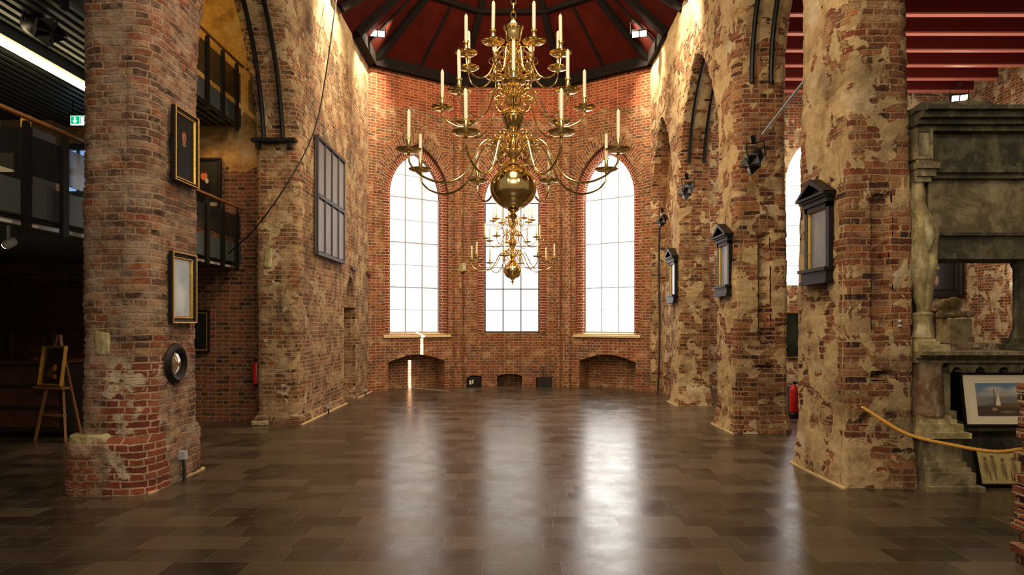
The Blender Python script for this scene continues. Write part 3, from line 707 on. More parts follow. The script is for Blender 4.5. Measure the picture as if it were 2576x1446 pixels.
def make_chandelier(Y, tw, which, label):
    ch = thing('chandelier', label, 'chandelier', (0.01, Y, 2.30), R(tw), 'brass chandeliers hanging in the nave')
    Z0 = 2.30
    def L(pr): return [(r, z-Z0) for r, z in pr]
    # stem: finial, ball, necks and three vases
    b = MB(); prof = [(.003,2.298),(.006,2.31),(.012,2.325),(.009,2.335),(.024,2.35),(.030,2.362),(.016,2.374),(.013,2.385),(.034,2.396),(.045,2.406),(.02,2.41)]
    b.lathe(L(prof), n=28); b.build('finial', M['brass'], ch, smooth=True)
    b = MB(); prof = [(max(.165*math.sin(R(a)), .01), 2.56-.155*math.cos(R(a))) for a in range(8, 173, 6)]
    b.lathe(L(prof), n=48); b.build('ball', M['brass'], ch, smooth=True)
    b = MB(); prof = [(.02,2.705),(.055,2.715),(.058,2.73),(.035,2.745),(.028,2.765),(.048,2.785),(.052,2.805),(.034,2.82),(.026,2.85),(.022,2.88),(.022,2.90),
            (.034,2.915),(.03,2.93),(.05,2.97),(.072,3.02),(.082,3.05),(.078,3.06),(.086,3.068),(.080,3.082),(.055,3.10),(.032,3.125),(.04,3.14),(.026,3.155),
            (.024,3.18),(.04,3.20),(.044,3.22),(.03,3.24),(.024,3.262),(.022,3.285),(.034,3.30),(.045,3.33),(.062,3.37),(.070,3.395),(.066,3.405),(.072,3.412),(.062,3.428),(.036,3.45),
            (.026,3.465),(.040,3.485),(.042,3.505),(.028,3.53),(.03,3.56),(.046,3.575),(.044,3.585),(.052,3.60),(.058,3.64),(.062,3.665),(.070,3.675),(.070,3.69),(.056,3.70),(.045,3.72),(.018,3.735),(.012,3.745),(.018,3.757),(.004,3.765)]
    b.lathe(L(prof), n=32); b.build('stem', M['brass'], ch, smooth=True)
    b = MB(); z = 3.775-Z0; k = 0; zt = (10.6 if Y < 6 else 10.7)-Z0
    top = 6.0-Z0
    while z < top:   # links
        pts = []
        for i in range(13):
            a = 2*PI*i/12; x, zz = .017*math.cos(a), .032*math.sin(a)
            pts.append((x if k % 2 == 0 else 0, 0 if k % 2 == 0 else x, z+zz))
        b.tube(pts, .0055, 6, cap=False); z += .05; k += 1
    b.tube([(0,0,top-.03),(0,0,zt)], .006, 6); b.build('chain', M['brass'], ch, smooth=True)
    meshes = {}
    for (tn, pr, pz, path, ph, pan, rad) in TIERS:
        for k in range(8):
            a = ph+45*k
            if tn not in meshes:
                b = MB(); pts = spline([(r, 0, z-Z0) for r, z in path], 5); n = len(pts)
                b.tube(pts, [rad*(1.15-.35*i/n) for i in range(n)], 8)
                r_, z_ = path[3]
                arm = b.build('arm', M['brass'], ch, smooth=True)
                # collar bead under the pan
                b = MB(); b.lathe([(.006,-.02),(.012,-.012),(.008,-.004),(pan*.25,0),(pan*.55,.002),(pan*.8,.008),(pan,.018),(pan*1.02,.022),(pan*.98,.023),(pan*.8,.013),(pan*.5,.007),(.012,.006),(.01,.012)], (pr,0,pz-Z0), 24)
                dp = b.build('drip_pan', M['brass'], arm, smooth=True)
                b = MB(); b.lathe([(.008,.008),(.016,.016),(.009,.026),(.012,.036),(.015,.05),(.014,.078),(.013,.088),(.020,.094),(.020,.100),(.014,.102),(.012,.101)], (pr,0,pz-Z0), 16)
                cp = b.build('candle_cup', M['brass'], arm, smooth=True)
                b = MB(); sc_ = pr/.5*.5+.25; s0 = len(b.v)
                q = 1.0 if tn == 'lower' else .82
                cz = path[3][1]-Z0
                b.tube(scroll_pts((.085*q+.03, cz-.10*q), .052*q, 1.1, R(90), -1), [.0058*q*(1-.5*i/16) for i in range(17)], 6)
                b.tube(scroll_pts((.065*q+.02, cz-.015*q+.03), .040*q, 1.0, R(-90), 1), [.0055*q*(1-.4*i/16) for i in range(17)], 6)
                b.tube(scroll_pts((.135*q+.04, cz-.055*q), .036*q, 1.1, R(120), -1), [.0045*q*(1-.4*i/16) for i in range(17)], 6)
                b.tube(spline([(.03,0,cz-.14*q),(.07*q+.01,0,cz-.17*q),(.11*q+.02,0,cz-.15*q),(.12*q+.03,0,cz-.11*q)],5), .005*q, 6)
                b.tube(scroll_pts((.055*q+.02, cz-.20*q), .034*q, 1.2, R(60), 1), [.0045*q*(1-.4*i/16) for i in range(17)], 6)
                b.tube(scroll_pts((.05*q+.015, cz+.045), .030*q, 1.0, R(-60), 1), [.0045*q*(1-.4*i/16) for i in range(17)], 6)
                b.tube(spline([(.02,0,cz-.06*q),(.06*q+.01,0,cz-.045*q),(.10*q+.02,0,cz-.065*q),(.15*q+.04,0,cz-.02*q)],5), .005*q, 6)
                if tn != 'upper': b.sphere((.10*q+.03, 0, cz+.035), .016*q, 6)
                sc = b.build('scroll', M['brass'], ch, smooth=True)
                meshes[tn] = (arm, dp, cp, sc)
                arm.rotation_euler.z = R(a); sc.rotation_euler.z = R(a+22.5)
            else:
                a0, _, _, s0 = meshes[tn]
                c = copy_tree(a0, ch); c.rotation_euler.z = R(a)
                c = copy_tree(s0, ch); c.rotation_euler.z = R(a+22.5)
            # the candle itself rests in the cup: a thing of its own
            lab = (pos_22 if ph else pos_0)[a]
            wa = R(a+tw); loc = (0.01+pr*math.cos(wa), Y+pr*math.sin(wa), pz+.1015)
            t = thing('candle', 'ivory candle on the %s tier of the %s brass chandelier, %s' % (tn, which, lab), 'candle', loc, 0, 'candles on the %s chandelier' % which)
            if 'wax' not in cmesh:
                b = MB(); b.lathe([(.0115,0),(.0122,.02),(.0122,.165),(.009,.176),(.003,.184)], n=14); cmesh['wax'] = b.build('wax', M['wax'], t, smooth=True)
                b = MB(); b.tube([(0,0,.18),(0,0,.19),(.002,0,.198)], .0012, 5); cmesh['wick'] = b.build('wick', M['wick'], t)
            else:
                for nm in ('wax', 'wick'):
                    c = cmesh[nm].copy(); COL.objects.link(c); c.parent = t
            if k % 3: t.rotation_euler.y = R(random.uniform(-1.2, 1.2))
    return ch
cmesh = {}
make_chandelier(4.80, 0, 'near', 'large polished brass chandelier with three tiers of candles, nearest and biggest')
make_chandelier(12.2, 12, 'distant', 'smaller looking brass chandelier hanging farther off before the centre window')

# ------------------------------------------------------------------ pictures on the piers and walls
def canvas(name, base, blobs=(), rough=.35, nscale=5, namt=.5, coat=.0, spec=.5):
    """oil surface: blobs are (u, v, ru, rv, colour, softness) in 0..1 picture coordinates (v up)"""
    t = NT(name); b = t.bsdf; tc = t.node('ShaderNodeTexCoord'); uv = tc.outputs['Generated']
    sp = t.node('ShaderNodeSeparateXYZ'); t.link(uv, sp.inputs[0])
    n = t.noise(uv, nscale, 6, .6); col = t.mix(t.math('MULTIPLY', t.step(n.outputs[0], .35, .7), namt), base, tuple(c*.4 for c in base[:3])+(1,))
    for (u, v, ru, rv, c, soft) in blobs:
        du = t.math('DIVIDE', t.math('SUBTRACT', sp.outputs[0], u), ru); dv = t.math('DIVIDE', t.math('SUBTRACT', sp.outputs[2], v), rv)
        d = t.math('SQRT', t.math('ADD', t.math('MULTIPLY', du, du), t.math('MULTIPLY', dv, dv)))
        d = t.math('ADD', d, t.math('MULTIPLY', t.math('SUBTRACT', n.outputs[0], .5), .5))
        m = t.math('SUBTRACT', 1.0, t.step(d, 1-soft, 1+soft)); col = t.mix(m, col, c)
    t.link(col, b.inputs['Base Color']); b.inputs['Roughness'].default_value = rough; b.inputs['Specular IOR Level'].default_value = spec
    if coat: b.inputs['Coat Weight'].default_value = coat; b.inputs['Coat Roughness'].default_value = .12
    return t.m
def frame_part(w_, h_, fw, d, m=None):
    """bevelled moulding around w_ x h_ (outer), centred, back at y=0, front towards -y"""
    m = m or MB()
    def rect(o, y): return [(-w_/2+o, y, -h_/2+o), (w_/2-o, y, -h_/2+o), (w_/2-o, y, h_/2-o), (-w_/2+o, y, h_/2-o)]
    prof = [(0, 0), (0, -d*.7), (fw*.12, -d), (fw*.35, -d), (fw*.5, -d*.7), (fw*.75, -d*.62), (fw*.85, -d*.75), (fw*.95, -d*.6), (fw, -d*.25), (fw, 0)]
    rows = [[m.vert(*p) for p in rect(o, y)] for o, y in prof]
    for a, b_ in zip(rows, rows[1:]):
        for i in range(4):
            j = (i+1) % 4; m.face([a[i], a[j], b_[j], b_[i]])
    return m
def picture(label, cat, loc, rotz, w_, h_, outer, inner, cnv, ow=.045, iw=.018, tilt=0, d=.05, kind='painting', group=None, gilt_edge=False):
    t = thing(kind, label, cat, loc, rotz, group); t.rotation_euler.x = R(tilt)
    z = h_/2
    o = frame_part(w_, h_, ow, d).build('frame', outer, t, loc=(0,0,z))
    wi, hi = w_-2*ow, h_-2*ow
    if gilt_edge: frame_part(w_+.002, h_+.002, .016, d*.22).build('gilt_edge', M['gold'], t, loc=(0,-d*.9,z))
    if inner: frame_part(wi+.004, hi+.004, iw, d*.65).build('gilt_slip', inner, t, loc=(0,0,z))
    m = MB(); m.box(-wi/2, -.012, -hi/2, wi/2, 0, hi/2); m.build('canvas', cnv, t, loc=(0,0,z))
    return t
NL = XL+.005
rotL = R(90)     # picture facing +X (its local -y looks to +x)
rotR = R(-90)    # facing -X
portrait = canvas('dark portrait canvas', S(16,12,10), [(.5,.30,.42,.36,S(10,9,9),.3),(.5,.55,.10,.03,S(110,96,80),.4),(.5,.66,.10,.10,S(150,96,62),.25),(.52,.64,.03,.05,S(120,70,44),.5),(.45,.80,.16,.07,S(22,14,10),.3)], .5, spec=.1)
picture('dark bust portrait in black and gilt frame high on the left pier', 'painting', (XL+.03, 7.03, 3.04), rotL, .50, .745, M['ebony'], M['gold'], portrait, .035, .022, gilt_edge=True)
silver = canvas('canvas with painted window reflection', S(140,146,146), [(.45,.45,.25,.35,S(170,172,168),.6),(.6,.7,.3,.2,S(118,126,130),.6)], .3)  # window reflection painted into the canvas as pale silver patches
picture('painting with pale silvery window reflection in gilt frame below the portrait on the left pier', 'painting', (XL+.03, 6.98, 1.61), rotL, .50, .715, M['ebony'], M['gold'], silver, .05, .022, gilt_edge=True)
t = thing('convex_mirror', 'small oval convex mirror in thick black round frame on left pier', 'mirror', (XL+.028, 6.86, 1.0), rotL)
b = MB(); 
for i in range(40):
    pass
ringp = [(.125,0),(.125,-.03),(.14,-.045),(.165,-.05),(.185,-.035),(.20,-.02),(.205,0)]
rows = []
for r, y in ringp: rows.append([b.vert(r*math.cos(2*PI*i/40), y, .205+r*math.sin(2*PI*i/40)) for i in range(40)])
for a_, b_ in zip(rows, rows[1:]+rows[:1]):
    for i in range(40): j = (i+1) % 40; b.face([a_[i], a_[j], b_[j], b_[i]])
b.build('frame', M['ebony'], t, smooth=True)
b = MB(); rows = []
for k in range(7):
    r = .128*k/6+.0005; rows.append([b.vert(r*math.cos(2*PI*i/40), -.045+.038*(k/6)**2, .205+r*math.sin(2*PI*i/40)) for i in range(40)])
for a_, b_ in zip(rows, rows[1:]):
    for i in range(40): j = (i+1) % 40; b.face([a_[i], a_[j], b_[j], b_[i]])
b.build('glass', M['mirror'], t, smooth=True)
# seated portrait and small dark painting on the aisle end wall
seated = canvas('seated portrait canvas', S(34,32,20), [(.58,.36,.26,.34,S(12,11,12),.15),(.62,.70,.09,.085,S(200,116,66),.2),(.60,.79,.10,.035,S(60,34,20),.3),(.70,.60,.045,.05,S(190,186,170),.3),(.80,.30,.06,.03,S(180,120,80),.3),(.8,.12,.2,.04,S(150,140,120),.3)], .5, spec=.15)
picture('large dark portrait of a seated person in black with white collar, above gallery', 'painting', (-5.15, 11.26, 3.42), 0, .72, .92, M['ebony'], None, seated, .06, .02)
blackc = canvas('nearly black canvas', S(10,9,8), [(.5,.5,.2,.25,S(24,18,12),.6)], .3)
picture('small nearly black painting in gilt frame on brick wall behind left pier', 'painting', (-5.18, 11.27, 1.13), 0, .38, .70, M['ebony'], M['gold'], blackc, .03, .03)
# four-column grey panel on the left wall
t = thing('wall_panel', 'tall grey panelled shutter screen hung on the left brick wall', 'panel', (-3.375, 12.52, 2.80), rotL)
b = MB(); b.box(-.92, -.05, 0, .92, -.02, 2.0); b.build('backboard', M['grey_panel'], t)
b = MB()
for k in range(5): x = -.92+.46*k; b.box(x-.022, -.085, 0, x+.022, -.05, 2.0)
b.box(-.94, -.095, -.02, .94, 0, .035); b.box(-.94, -.095, 1.97, .94, 0, 2.02); b.box(-.92, -.09, .97, .92, -.05, 1.03)
b.build('frame', M['lead_dark'], t)
for k in range(4):
    for zz in (.06, 1.05):
        b = MB(); b.box(-.875+.46*k, -.068, zz, -.505+.46*k, -.05, zz+.88); b.build('panel', M['grey_panel'], t)

# pedimented dark frames on the right piers
def aedicule(label, y, cnv, xs=XR-.012, z0=2.02, s=.93):
    t = thing('pedimented_painting', label, 'painting', (xs, y, z0), rotR, 'pedimented paintings on the right piers')
    w_ = .62*s; h_ = .86
    b = MB(); b.box(-w_/2-.03, -.10, 0, w_/2+.03, 0, .035); b.box(-w_/2-.01, -.085, .035, w_/2+.01, 0, .13); b.box(-w_/2-.035, -.115, .13, w_/2+.035, 0, .165)
    b.build('base_moulding', M['ebony'], t)
    b = MB(); b.box(-w_/2, -.05, .165, -w_/2+.07, 0, .83); b.box(w_/2-.07, -.05, .165, w_/2, 0, .83); b.box(-w_/2, -.05, .78, w_/2, 0, .85)
    b.build('frame', M['ebony'], t)
    frame_part(w_-.14, .62, .018, .045).build('gilt_slip', M['gold'], t, loc=(0,0,.475))
    b = MB(); b.box(-w_/2+.05, -.02, .165, w_/2-.05, 0, .79); b.build('canvas', cnv, t)
    b = MB(); b.box(-w_/2-.01, -.075, .83, w_/2+.01, 0, .88); b.box(-w_/2-.03, -.10, .88, w_/2+.03, 0, .905)
    b.box(-w_/2-.05, -.13, .905, w_/2+.05, 0, .93); b.build('cornice', M['ebony'], t)
    b = MB(); hw = w_/2+.04; pk = 1.11
    b.poly_prism([(-hw,.93),(hw,.93),(0,pk-.02)], 'y', -.05, 0)
    for q in (-1, 1):
        b.poly_prism([(q*(hw+.02),.93),(q*(hw-.05),.93),(0,pk-.055),(0,pk)][::q], 'y', -.13, 0)
    b.build('pediment', M['ebony'], t)
    return t
greyblue_sheen = canvas('dark canvas with painted sheen', S(84,88,98), [(.5,.5,.22,.35,S(96,94,96),.6),(.4,.6,.1,.2,S(116,106,98),.6)], .28, spec=.8)  # grey-blue tone stands in for windows reflected in a dark canvas
aedicule('dark pedimented painting on the nearest right pier, the largest looking of three', 7.22, greyblue_sheen)
aedicule('dark pedimented painting on the middle right pier', 10.42, greyblue_sheen)
aedicule('small looking pedimented painting with bright glossy surface on farthest right pier', 13.74, greyblue_sheen, s=.85)
# big landscape painting on the aisle end wall
land = canvas('large dark landscape canvas', S(24,30,22), [(.3,.5,.3,.3,S(40,44,34),.5)], .3)
picture('large dark landscape painting in thin gilt frame on far aisle wall', 'painting', (7.55, 16.98, .76), 0, 1.55, 1.13, M['gold'], None, land, .03, d=.04)
black_p = canvas('dark figure painting', S(30,26,24), [(.25,.75,.2,.06,S(150,140,50),.4),(.35,.3,.07,.16,S(150,110,80),.3)], .3)
picture('black framed figure painting seen through the monument opening', 'painting', (10.65, 16.96, 2.25), 0, 1.1, 1.15, M['ebony'], None, black_p, .22, d=.1)

# ------------------------------------------------------------------ lamps
def flood(label, loc, tgt, e=60):
    t = thing('floodlight', label, 'lamp', loc)
    d = Vector(tgt)-Vector(loc); q = d.to_track_quat('-Y', 'Z'); t.rotation_mode = 'QUATERNION'; t.rotation_quaternion = q
    b = MB(); b.box(-.17, 0, -.08, .17, .10, .08); b.build('housing', M['black'], t)
    for s in (-1, 1):
        b = MB(); b.box(s*.085-.07, -.006, -.06, s*.085+.07, .004, .06); b.build('lens', M['lens'], t)
    b = MB(); b.tube([(-.19,.05,0),(-.19,.12,.22),(.19,.12,.22),(.19,.05,0)], .012, 6); b.box(-.03,.10,.2,.03,.14,.34); b.build('yoke', M['black'], t)
    return t
flood('bright twin floodlight high up at the left end of the apse', (-2.98, 15.1, 8.03), (-.5, 6, 1))
flood('bright twin floodlight high up at the right end of the apse', (2.82, 15.1, 8.02), (.5, 6, 1))
flood('lit floodlight above the stone monument under the red ceiling', (10.5, 16.0, 6.90), (7.0, 6, 2))
def theatre_light(label, loc, tgt, k=1.0, pole=None):
    t = thing('stage_spotlight', label, 'lamp', loc, 0, 'black stage spotlights with barn doors')
    d = Vector(tgt)-Vector(loc); t.rotation_mode = 'QUATERNION'; t.rotation_quaternion = d.to_track_quat('-Y', 'Z'); t.scale = (k,k,k)
    b = MB(); b.lathe([(.05,-.02),(.085,.0),(.09,.04),(.09,.20),(.075,.22),(.085,.24),(.085,.26)], n=18)
    b.xform(Matrix.Rotation(R(90), 4, 'X')); b.build('housing', M['black'], t, smooth=True)
    b = MB(); b.lathe([(.001,.0),(.078,.0),(.078,.004)], n=20); b.xform(Matrix.Translation((0,-.262,0)) @ Matrix.Rotation(R(90), 4, 'X')); b.build('lens', M['off_lens'], t)
    for i in range(4):
        b = MB(); b.poly_prism([(-.07,0),(.07,0),(.12,.15),(-.12,.15)], 'z', -.003, .003)
        Mx = Matrix.Rotation(R(90*i), 4, 'Y') @ Matrix.Translation((0,-.26,.085)) @ Matrix.Rotation(R(32), 4, 'X') @ Matrix.Scale(-1, 4, (0,1,0))
        b.xform(Mx); b.build('barn_door', M['black'], t)
    b = MB(); b.tube([(-.105,-.10,0),(-.105,-.08,.17),(.105,-.08,.17),(.105,-.10,0)], .009, 6); b.build('yoke', M['black'], t)
    b = MB(); b.box(-.025,-.11,.16,.025,-.05,.26); b.build('clamp', M['black'], t)
    return t
theatre_light('black barn door spotlight on pole beside the middle right pier', (3.42, 9.45, 3.95), (1.2, 6.6, 1.9), 1.15)
theatre_light('black barn door spotlight high on the farthest right pier', (3.42, 13.1, 4.25), (1.5, 10, 2.2), 1.1)
theatre_light('small looking black spotlight in the blind arch beyond farthest right pier', (3.4, 15.2, 3.98), (1.5, 12, 2.0), .9)
theatre_light('black square spotlight head partly hidden behind the nearest right pier', (4.0, 9.3, 4.18), (5.5, 7.5, 3.8), 1.0)
theatre_light('black and white spotlight hanging under the dark ceiling, top left corner', (-5.15, 7.3, 4.82), (-3.6, 6.4, 4.0), 1.25)
b = MB(); b.tube([(3.46, 9.42, 4.22), (3.50, 7.90, 4.56)], .018, 10)
tag(b.build('lamp_pole', M['lead'], smooth=True), 'thin silver pole slanting from the nearest right pier to a spotlight', 'pole')
theatre_light('black spotlight head seen through the monument opening', (6.15, 8.6, 2.45), (7.5, 8.0, 2.3), .8)
# fluorescent tube under the left ceiling
t = thing('tube_light', 'long glowing fluorescent tube under the corrugated ceiling at left', 'lamp', (-5.6, 7.7, 4.70))
b = MB(); b.tube([(0,-1.4,0),(0,.0,0)], .045, 12); b.build('tube', M['tube'], t, smooth=True)
b = MB(); b.tube([(0,.03,0),(0,1.25,0)], .045, 12); b.build('tube', M['tube'], t, smooth=True)
b = MB(); b.box(-.07,-1.42,.045,.07,1.28,.15); b.build('housing', M['steel_grey'], t)
# exit sign
t = thing('exit_sign', 'green and white lit emergency exit sign hanging in the gallery', 'sign', (-6.36, 10.0, 4.52))
b = MB(); b.box(-.115,0,0,.115,.03,.135); b.build('sign_board', M['sign_white'], t)
b = MB(); b.box(-.105,-.004,.012,.02,0,.123); b.build('green_field', M['green'], t)
b = MB(); b.poly_prism([(-.045,.02),(-.01,.06),(-.033,.06),(-.033,.112),(-.057,.112),(-.057,.06),(-.08,.06)], 'y', -.008, -.004); b.build('arrow', M['sign_white'], t)
b = MB(); b.box(.03,-.004,.012,.105,0,.123); b.build('door_symbol', M['green'], t)
b = MB(); b.box(.045,-.008,.012,.09,-.004,.112); b.sphere((.055,-.008,.095), .012, 6); b.build('door_pane', M['sign_white'], t)
b = MB(); b.box(-.09,.01,.135,-.08,.02,.34); b.box(.08,.01,.135,.09,.02,.34); b.build('hanger', M['black'], t)

# ------------------------------------------------------------------ left gallery contents, behind the railing
b = MB(); b.box(-8.75, 10.9, 2.86, -7.35, 11.28, 4.86); b.build('wall_gallery_partition', M['tan_wall'], kind='structure')
def shelf_unit():
    t = thing('display_case', 'dark display case with pale cards behind the gallery railing', 'case', (-6.05, 7.9, 2.86), 0)
    b = MB(); b.box(-.5,0,0,.5,.4,1.02); b.build('body', M['matte_black'], t)
    b = MB(); b.box(-.4,-.01,.45,-.15,0,.8); b.build('card', M['paper'], t); b = MB(); b.box(.1,-.01,.5,.28,0,.72); b.build('card', M['paper'], t)
shelf_unit()
t = thing('book', 'teal green book cover leaning on top of the display case', 'book', (-6.1, 8.02, 3.905), 0); t.rotation_euler.y = R(-8)
b = MB(); b.box(-.13,0,0,.07,.03,.28); b.build('cover', M['teal'], t); b = MB(); b.box(-.125,.005,.004,.072,.026,.276); b.build('pages', M['paper'], t)
t = thing('card_stand', 'small yellow card standing on the display case', 'card', (-5.72, 8.02, 3.88), 0)
b = MB(); b.box(-.06,0,0,.06,.012,.17); b.build('card', M['yellow'], t); b = MB(); b.box(-.05,.012,0,.05,.06,.01); b.build('foot', M['yellow'], t)
for k, (x, h_) in enumerate([(-.49,.16),(-.45,.2),(-.41,.15),(-.37,.18)]):
    b = MB(); b.box(-.013,0,0,.013,.14,h_); tag(b.build('book', M['paper'] if k != 2 else M['wood'], loc=(-6.0+x, 7.98, 3.88)), 'thin %s booklet upright on the display case, %s' % (('pale','tall pale','brown','pale')[k], ('leftmost','second from the left','third from the left','rightmost beside the teal book')[k]), 'book', 'booklets on the display case')
dim = canvas('dim gallery picture', S(40,44,50), [(.5,.6,.2,.2,S(110,90,60),.5)], .5)
picture('dim blue grey picture on the gallery back wall behind railing', 'painting', (-7.95, 10.88, 3.15), 0, .55, .95, M['ebony'], None, dim, .03)
b = MB(); b.box(-7.30, 11.22, 2.95, -6.9, 11.29, 4.5); o = b.build('window_6', M['blue_window'], kind='structure')
b = MB()
for z in (3.0, 3.35, 3.72, 4.1, 4.5): b.box(-7.32, 11.14, z-.05, -6.85, 11.24, z+.05)
b.box(-7.12,11.15,2.95,-7.10,11.22,4.5); b.build('trim_window_slats', M['steel_grey'], kind='structure')

# ------------------------------------------------------------------ dark room under the gallery
t = thing('cabinet', 'large carved dark wooden cabinet front in the shadows at far left', 'cabinet', (-7.1, 10.7, 0))
b = MB(); b.box(-1.5,0,0,1.2,.45,2.1); b.build('body', M['wood'], t)
b = MB(); b.box(-1.56,-.08,2.05,1.26,.5,2.16); b.box(-1.53,-.05,1.98,1.23,.48,2.05); b.box(-1.5,-.03,1.62,1.2,0,1.70); b.build('cornice', M['wood'], t)
for k in range(4):
    b = MB(); frame_part(.58,1.35,.07,.04,b); b.build('door_panel', M['wood'], t, loc=(-1.13+.66*k,-.0,.85))
t = thing('side_table', 'dark carved chest with objects in the shadows at far left edge', 'chest', (-6.75, 9.6, 0))
b = MB(); b.box(-.7,0,.08,.45,.5,1.05); b.build('body', M['matte_black'], t)
b = MB(); b.box(-.76,-.05,1.05,.5,.55,1.09); b.build('top', M['wood'], t)
for zz in (.15,.45,.75):
    b = MB(); b.box(-.62,-.02,zz,.38,0,zz+.24); b.build('drawer', M['wood'], t)
b = MB(); b.lathe([(.07,0),(.05,.02),(.02,.04),(.03,.07),(.10,.11),(.12,.17),(.09,.2)], n=16)
tag(b.build('bowl', M['wood'], loc=(-6.9,9.85,1.09), smooth=True), 'small dark footed bowl on the shadowy carved chest', 'bowl')
t = thing('easel', 'wooden studio easel standing in the dark room at left', 'easel', (-6.28, 9.3, 0), R(-18))
b = MB()
beam(b, (-.30,0,0), (-.02,.12,1.45), .03, .03); b.build('leg', M['easel_wood'], t)
b = MB(); beam(b, (.26,0,0), (.02,.12,1.45), .03, .03); b.build('leg', M['easel_wood'], t)
b = MB(); beam(b, (0,.45,0), (0,.13,1.4), .03, .03); b.build('leg', M['easel_wood'], t)
b = MB(); b.box(-.24,.02,.34,.22,.05,.37); b.build('crossbar', M['easel_wood'], t)
b = MB(); b.box(-.28,-.06,.72,.26,.06,.75); b.build('ledge', M['easel_wood'], t)
still = canvas('still life canvas', S(34,26,20), [(.6,.45,.12,.10,S(190,110,60),.3),(.65,.2,.10,.07,S(190,90,60),.3),(.4,.3,.15,.12,S(90,60,40),.4)], .35)
picture('still life painting with gilt frame resting on the easel', 'painting', (-6.28, 9.30, .755), R(-18), .42, .55, M['gold'], None, still, .035, tilt=-8)
t = thing('track_spotlight', 'small white track spotlight glowing under the lower gallery', 'lamp', (-4.95, 6.65, 2.36))
b = MB(); b.lathe([(.03,0),(.045,.02),(.045,.10),(.03,.12)], n=14); b.xform(Matrix.Rotation(R(60),4,'Y')); b.build('housing', M['white'], t, smooth=True)
b = MB(); b.lathe([(.001,0),(.028,0),(.028,-.003)], n=14); b.xform(Matrix.Rotation(R(60),4,'Y')); b.build('lens', M['lens'], t)
b = MB(); b.box(.03,-.01,.03,.05,.01,.2); b.build('stem', M['white'], t)
b = MB(); b.box(-4.60, 4.6, 2.52, -4.56, 11.2, 2.56); tag(b.build('light_track', M['white']), 'thin white lighting track along the underside of the lower gallery', 'track')

# ------------------------------------------------------------------ iron rails inside the arches
def iron_rails(x_list, arch, y_end, side, zlow, label):
    zs, za, span = arch; f = half_arch(*arch)[0]
    t = thing('iron_arch_ribs', label, 'ironwork', (x_list[0], y_end, zlow)); t['kind'] = 'structure'
    for x in x_list:
        pts = []; z = zlow
        while z < za-.05:
            o_, _ = f(z); pts.append((x-x_list[0], side*(o_+.045), z-zlow)); z += .08
        b = MB(); b.tube(pts, .035, 8); b.build('rib', M['black'], t, smooth=True)
    return t
iron_rails([3.50, 3.78], (5.2,7.2,2.3), 10.0, -1, 5.12, 'two black iron ribs curving up inside the near right arch')
iron_rails([3.46, 3.76], (4.3,6.43,2.55), 13.43, -1, 4.75, 'two black iron ribs curving up inside the second right arch')
t = iron_rails([-3.62, -3.92], (4.1,7.0,3.35), 10.85, -1, 4.52, 'two black iron ribs with bracket inside the left arch')
f = half_arch(4.1,7.0,3.35)[0](4.50)[0]
b = MB(); b.box(-.48, -f-.14, -.05, .22, -f+.0, .0); b.box(-.42,-f-.10,-.14,-.36,-f,-.05); b.box(.08,-f-.10,-.14,.14,-f,-.05); b.build('bracket', M['black'], t)

# pale mortar strips at the feet of the walls
for (xa, xb, ya, yb) in ((3.20,3.235,6.6,7.86),(3.19,3.225,9.9,10.96),(3.20,3.23,13.3,14.1),(-3.43,-3.40,6.42,7.56),(-3.34,-3.31,10.8,13.75),(-3.34,-3.31,14.75,16.2)):
    b = MB(); b.box(xa, ya, 0, xb, yb, .018); b.build('trim_floor_strip', M['plaster_white'], kind='structure')
# hanging cable
pts = spline([(-3.15,12.3,7.6),(-3.13,11.5,5.86),(-3.10,10.75,4.70),(-3.22,10.0,3.78),(-3.75,10.05,3.05),(-4.40,10.6,2.70)], 10)
b = MB(); b.tube(pts, .012, 6); tag(b.build('hanging_cable', M['cable'], smooth=True), 'dark cable drooping down across the left brick wall', 'cable')
pts = spline([(3.3,15.25,3.9),(3.3,15.3,2.8),(3.28,15.15,1.2),(3.2,15.0,.02)], 6)
b = MB(); b.tube(pts, .02, 6); tag(b.build('hanging_cable', M['cable'], smooth=True), 'dark vertical cable down the wall beyond the farthest right pier', 'cable')

# sockets on the left
t = thing('power_socket', 'grey socket box low on the left pier with a dark cable', 'socket', (XL+.02, 6.93, .12), 0)
b = MB(); b.box(0,-.035,.11,.09,.035,.19); b.build('box', M['lead'], t)
b = MB(); b.tube([(.06,0,.11),(.07,0,.0),(.07,0,-.11)], .016, 6); b.build('cable', M['cable'], t)
for y, lb in ((12.2, 'small grey socket at the foot of the left wall'), (15.3, 'small dark socket post near the apse corner, left')):
    t = thing('floor_socket', lb, 'socket', (-3.28, y, 0))
    b = MB(); b.box(-.03,-.02,.09,.03,.02,.15); b.build('box', M['lead'], t); b = MB(); b.tube([(0,0,0),(0,0,.09)], .012, 6); b.build('post', M['cable'], t)
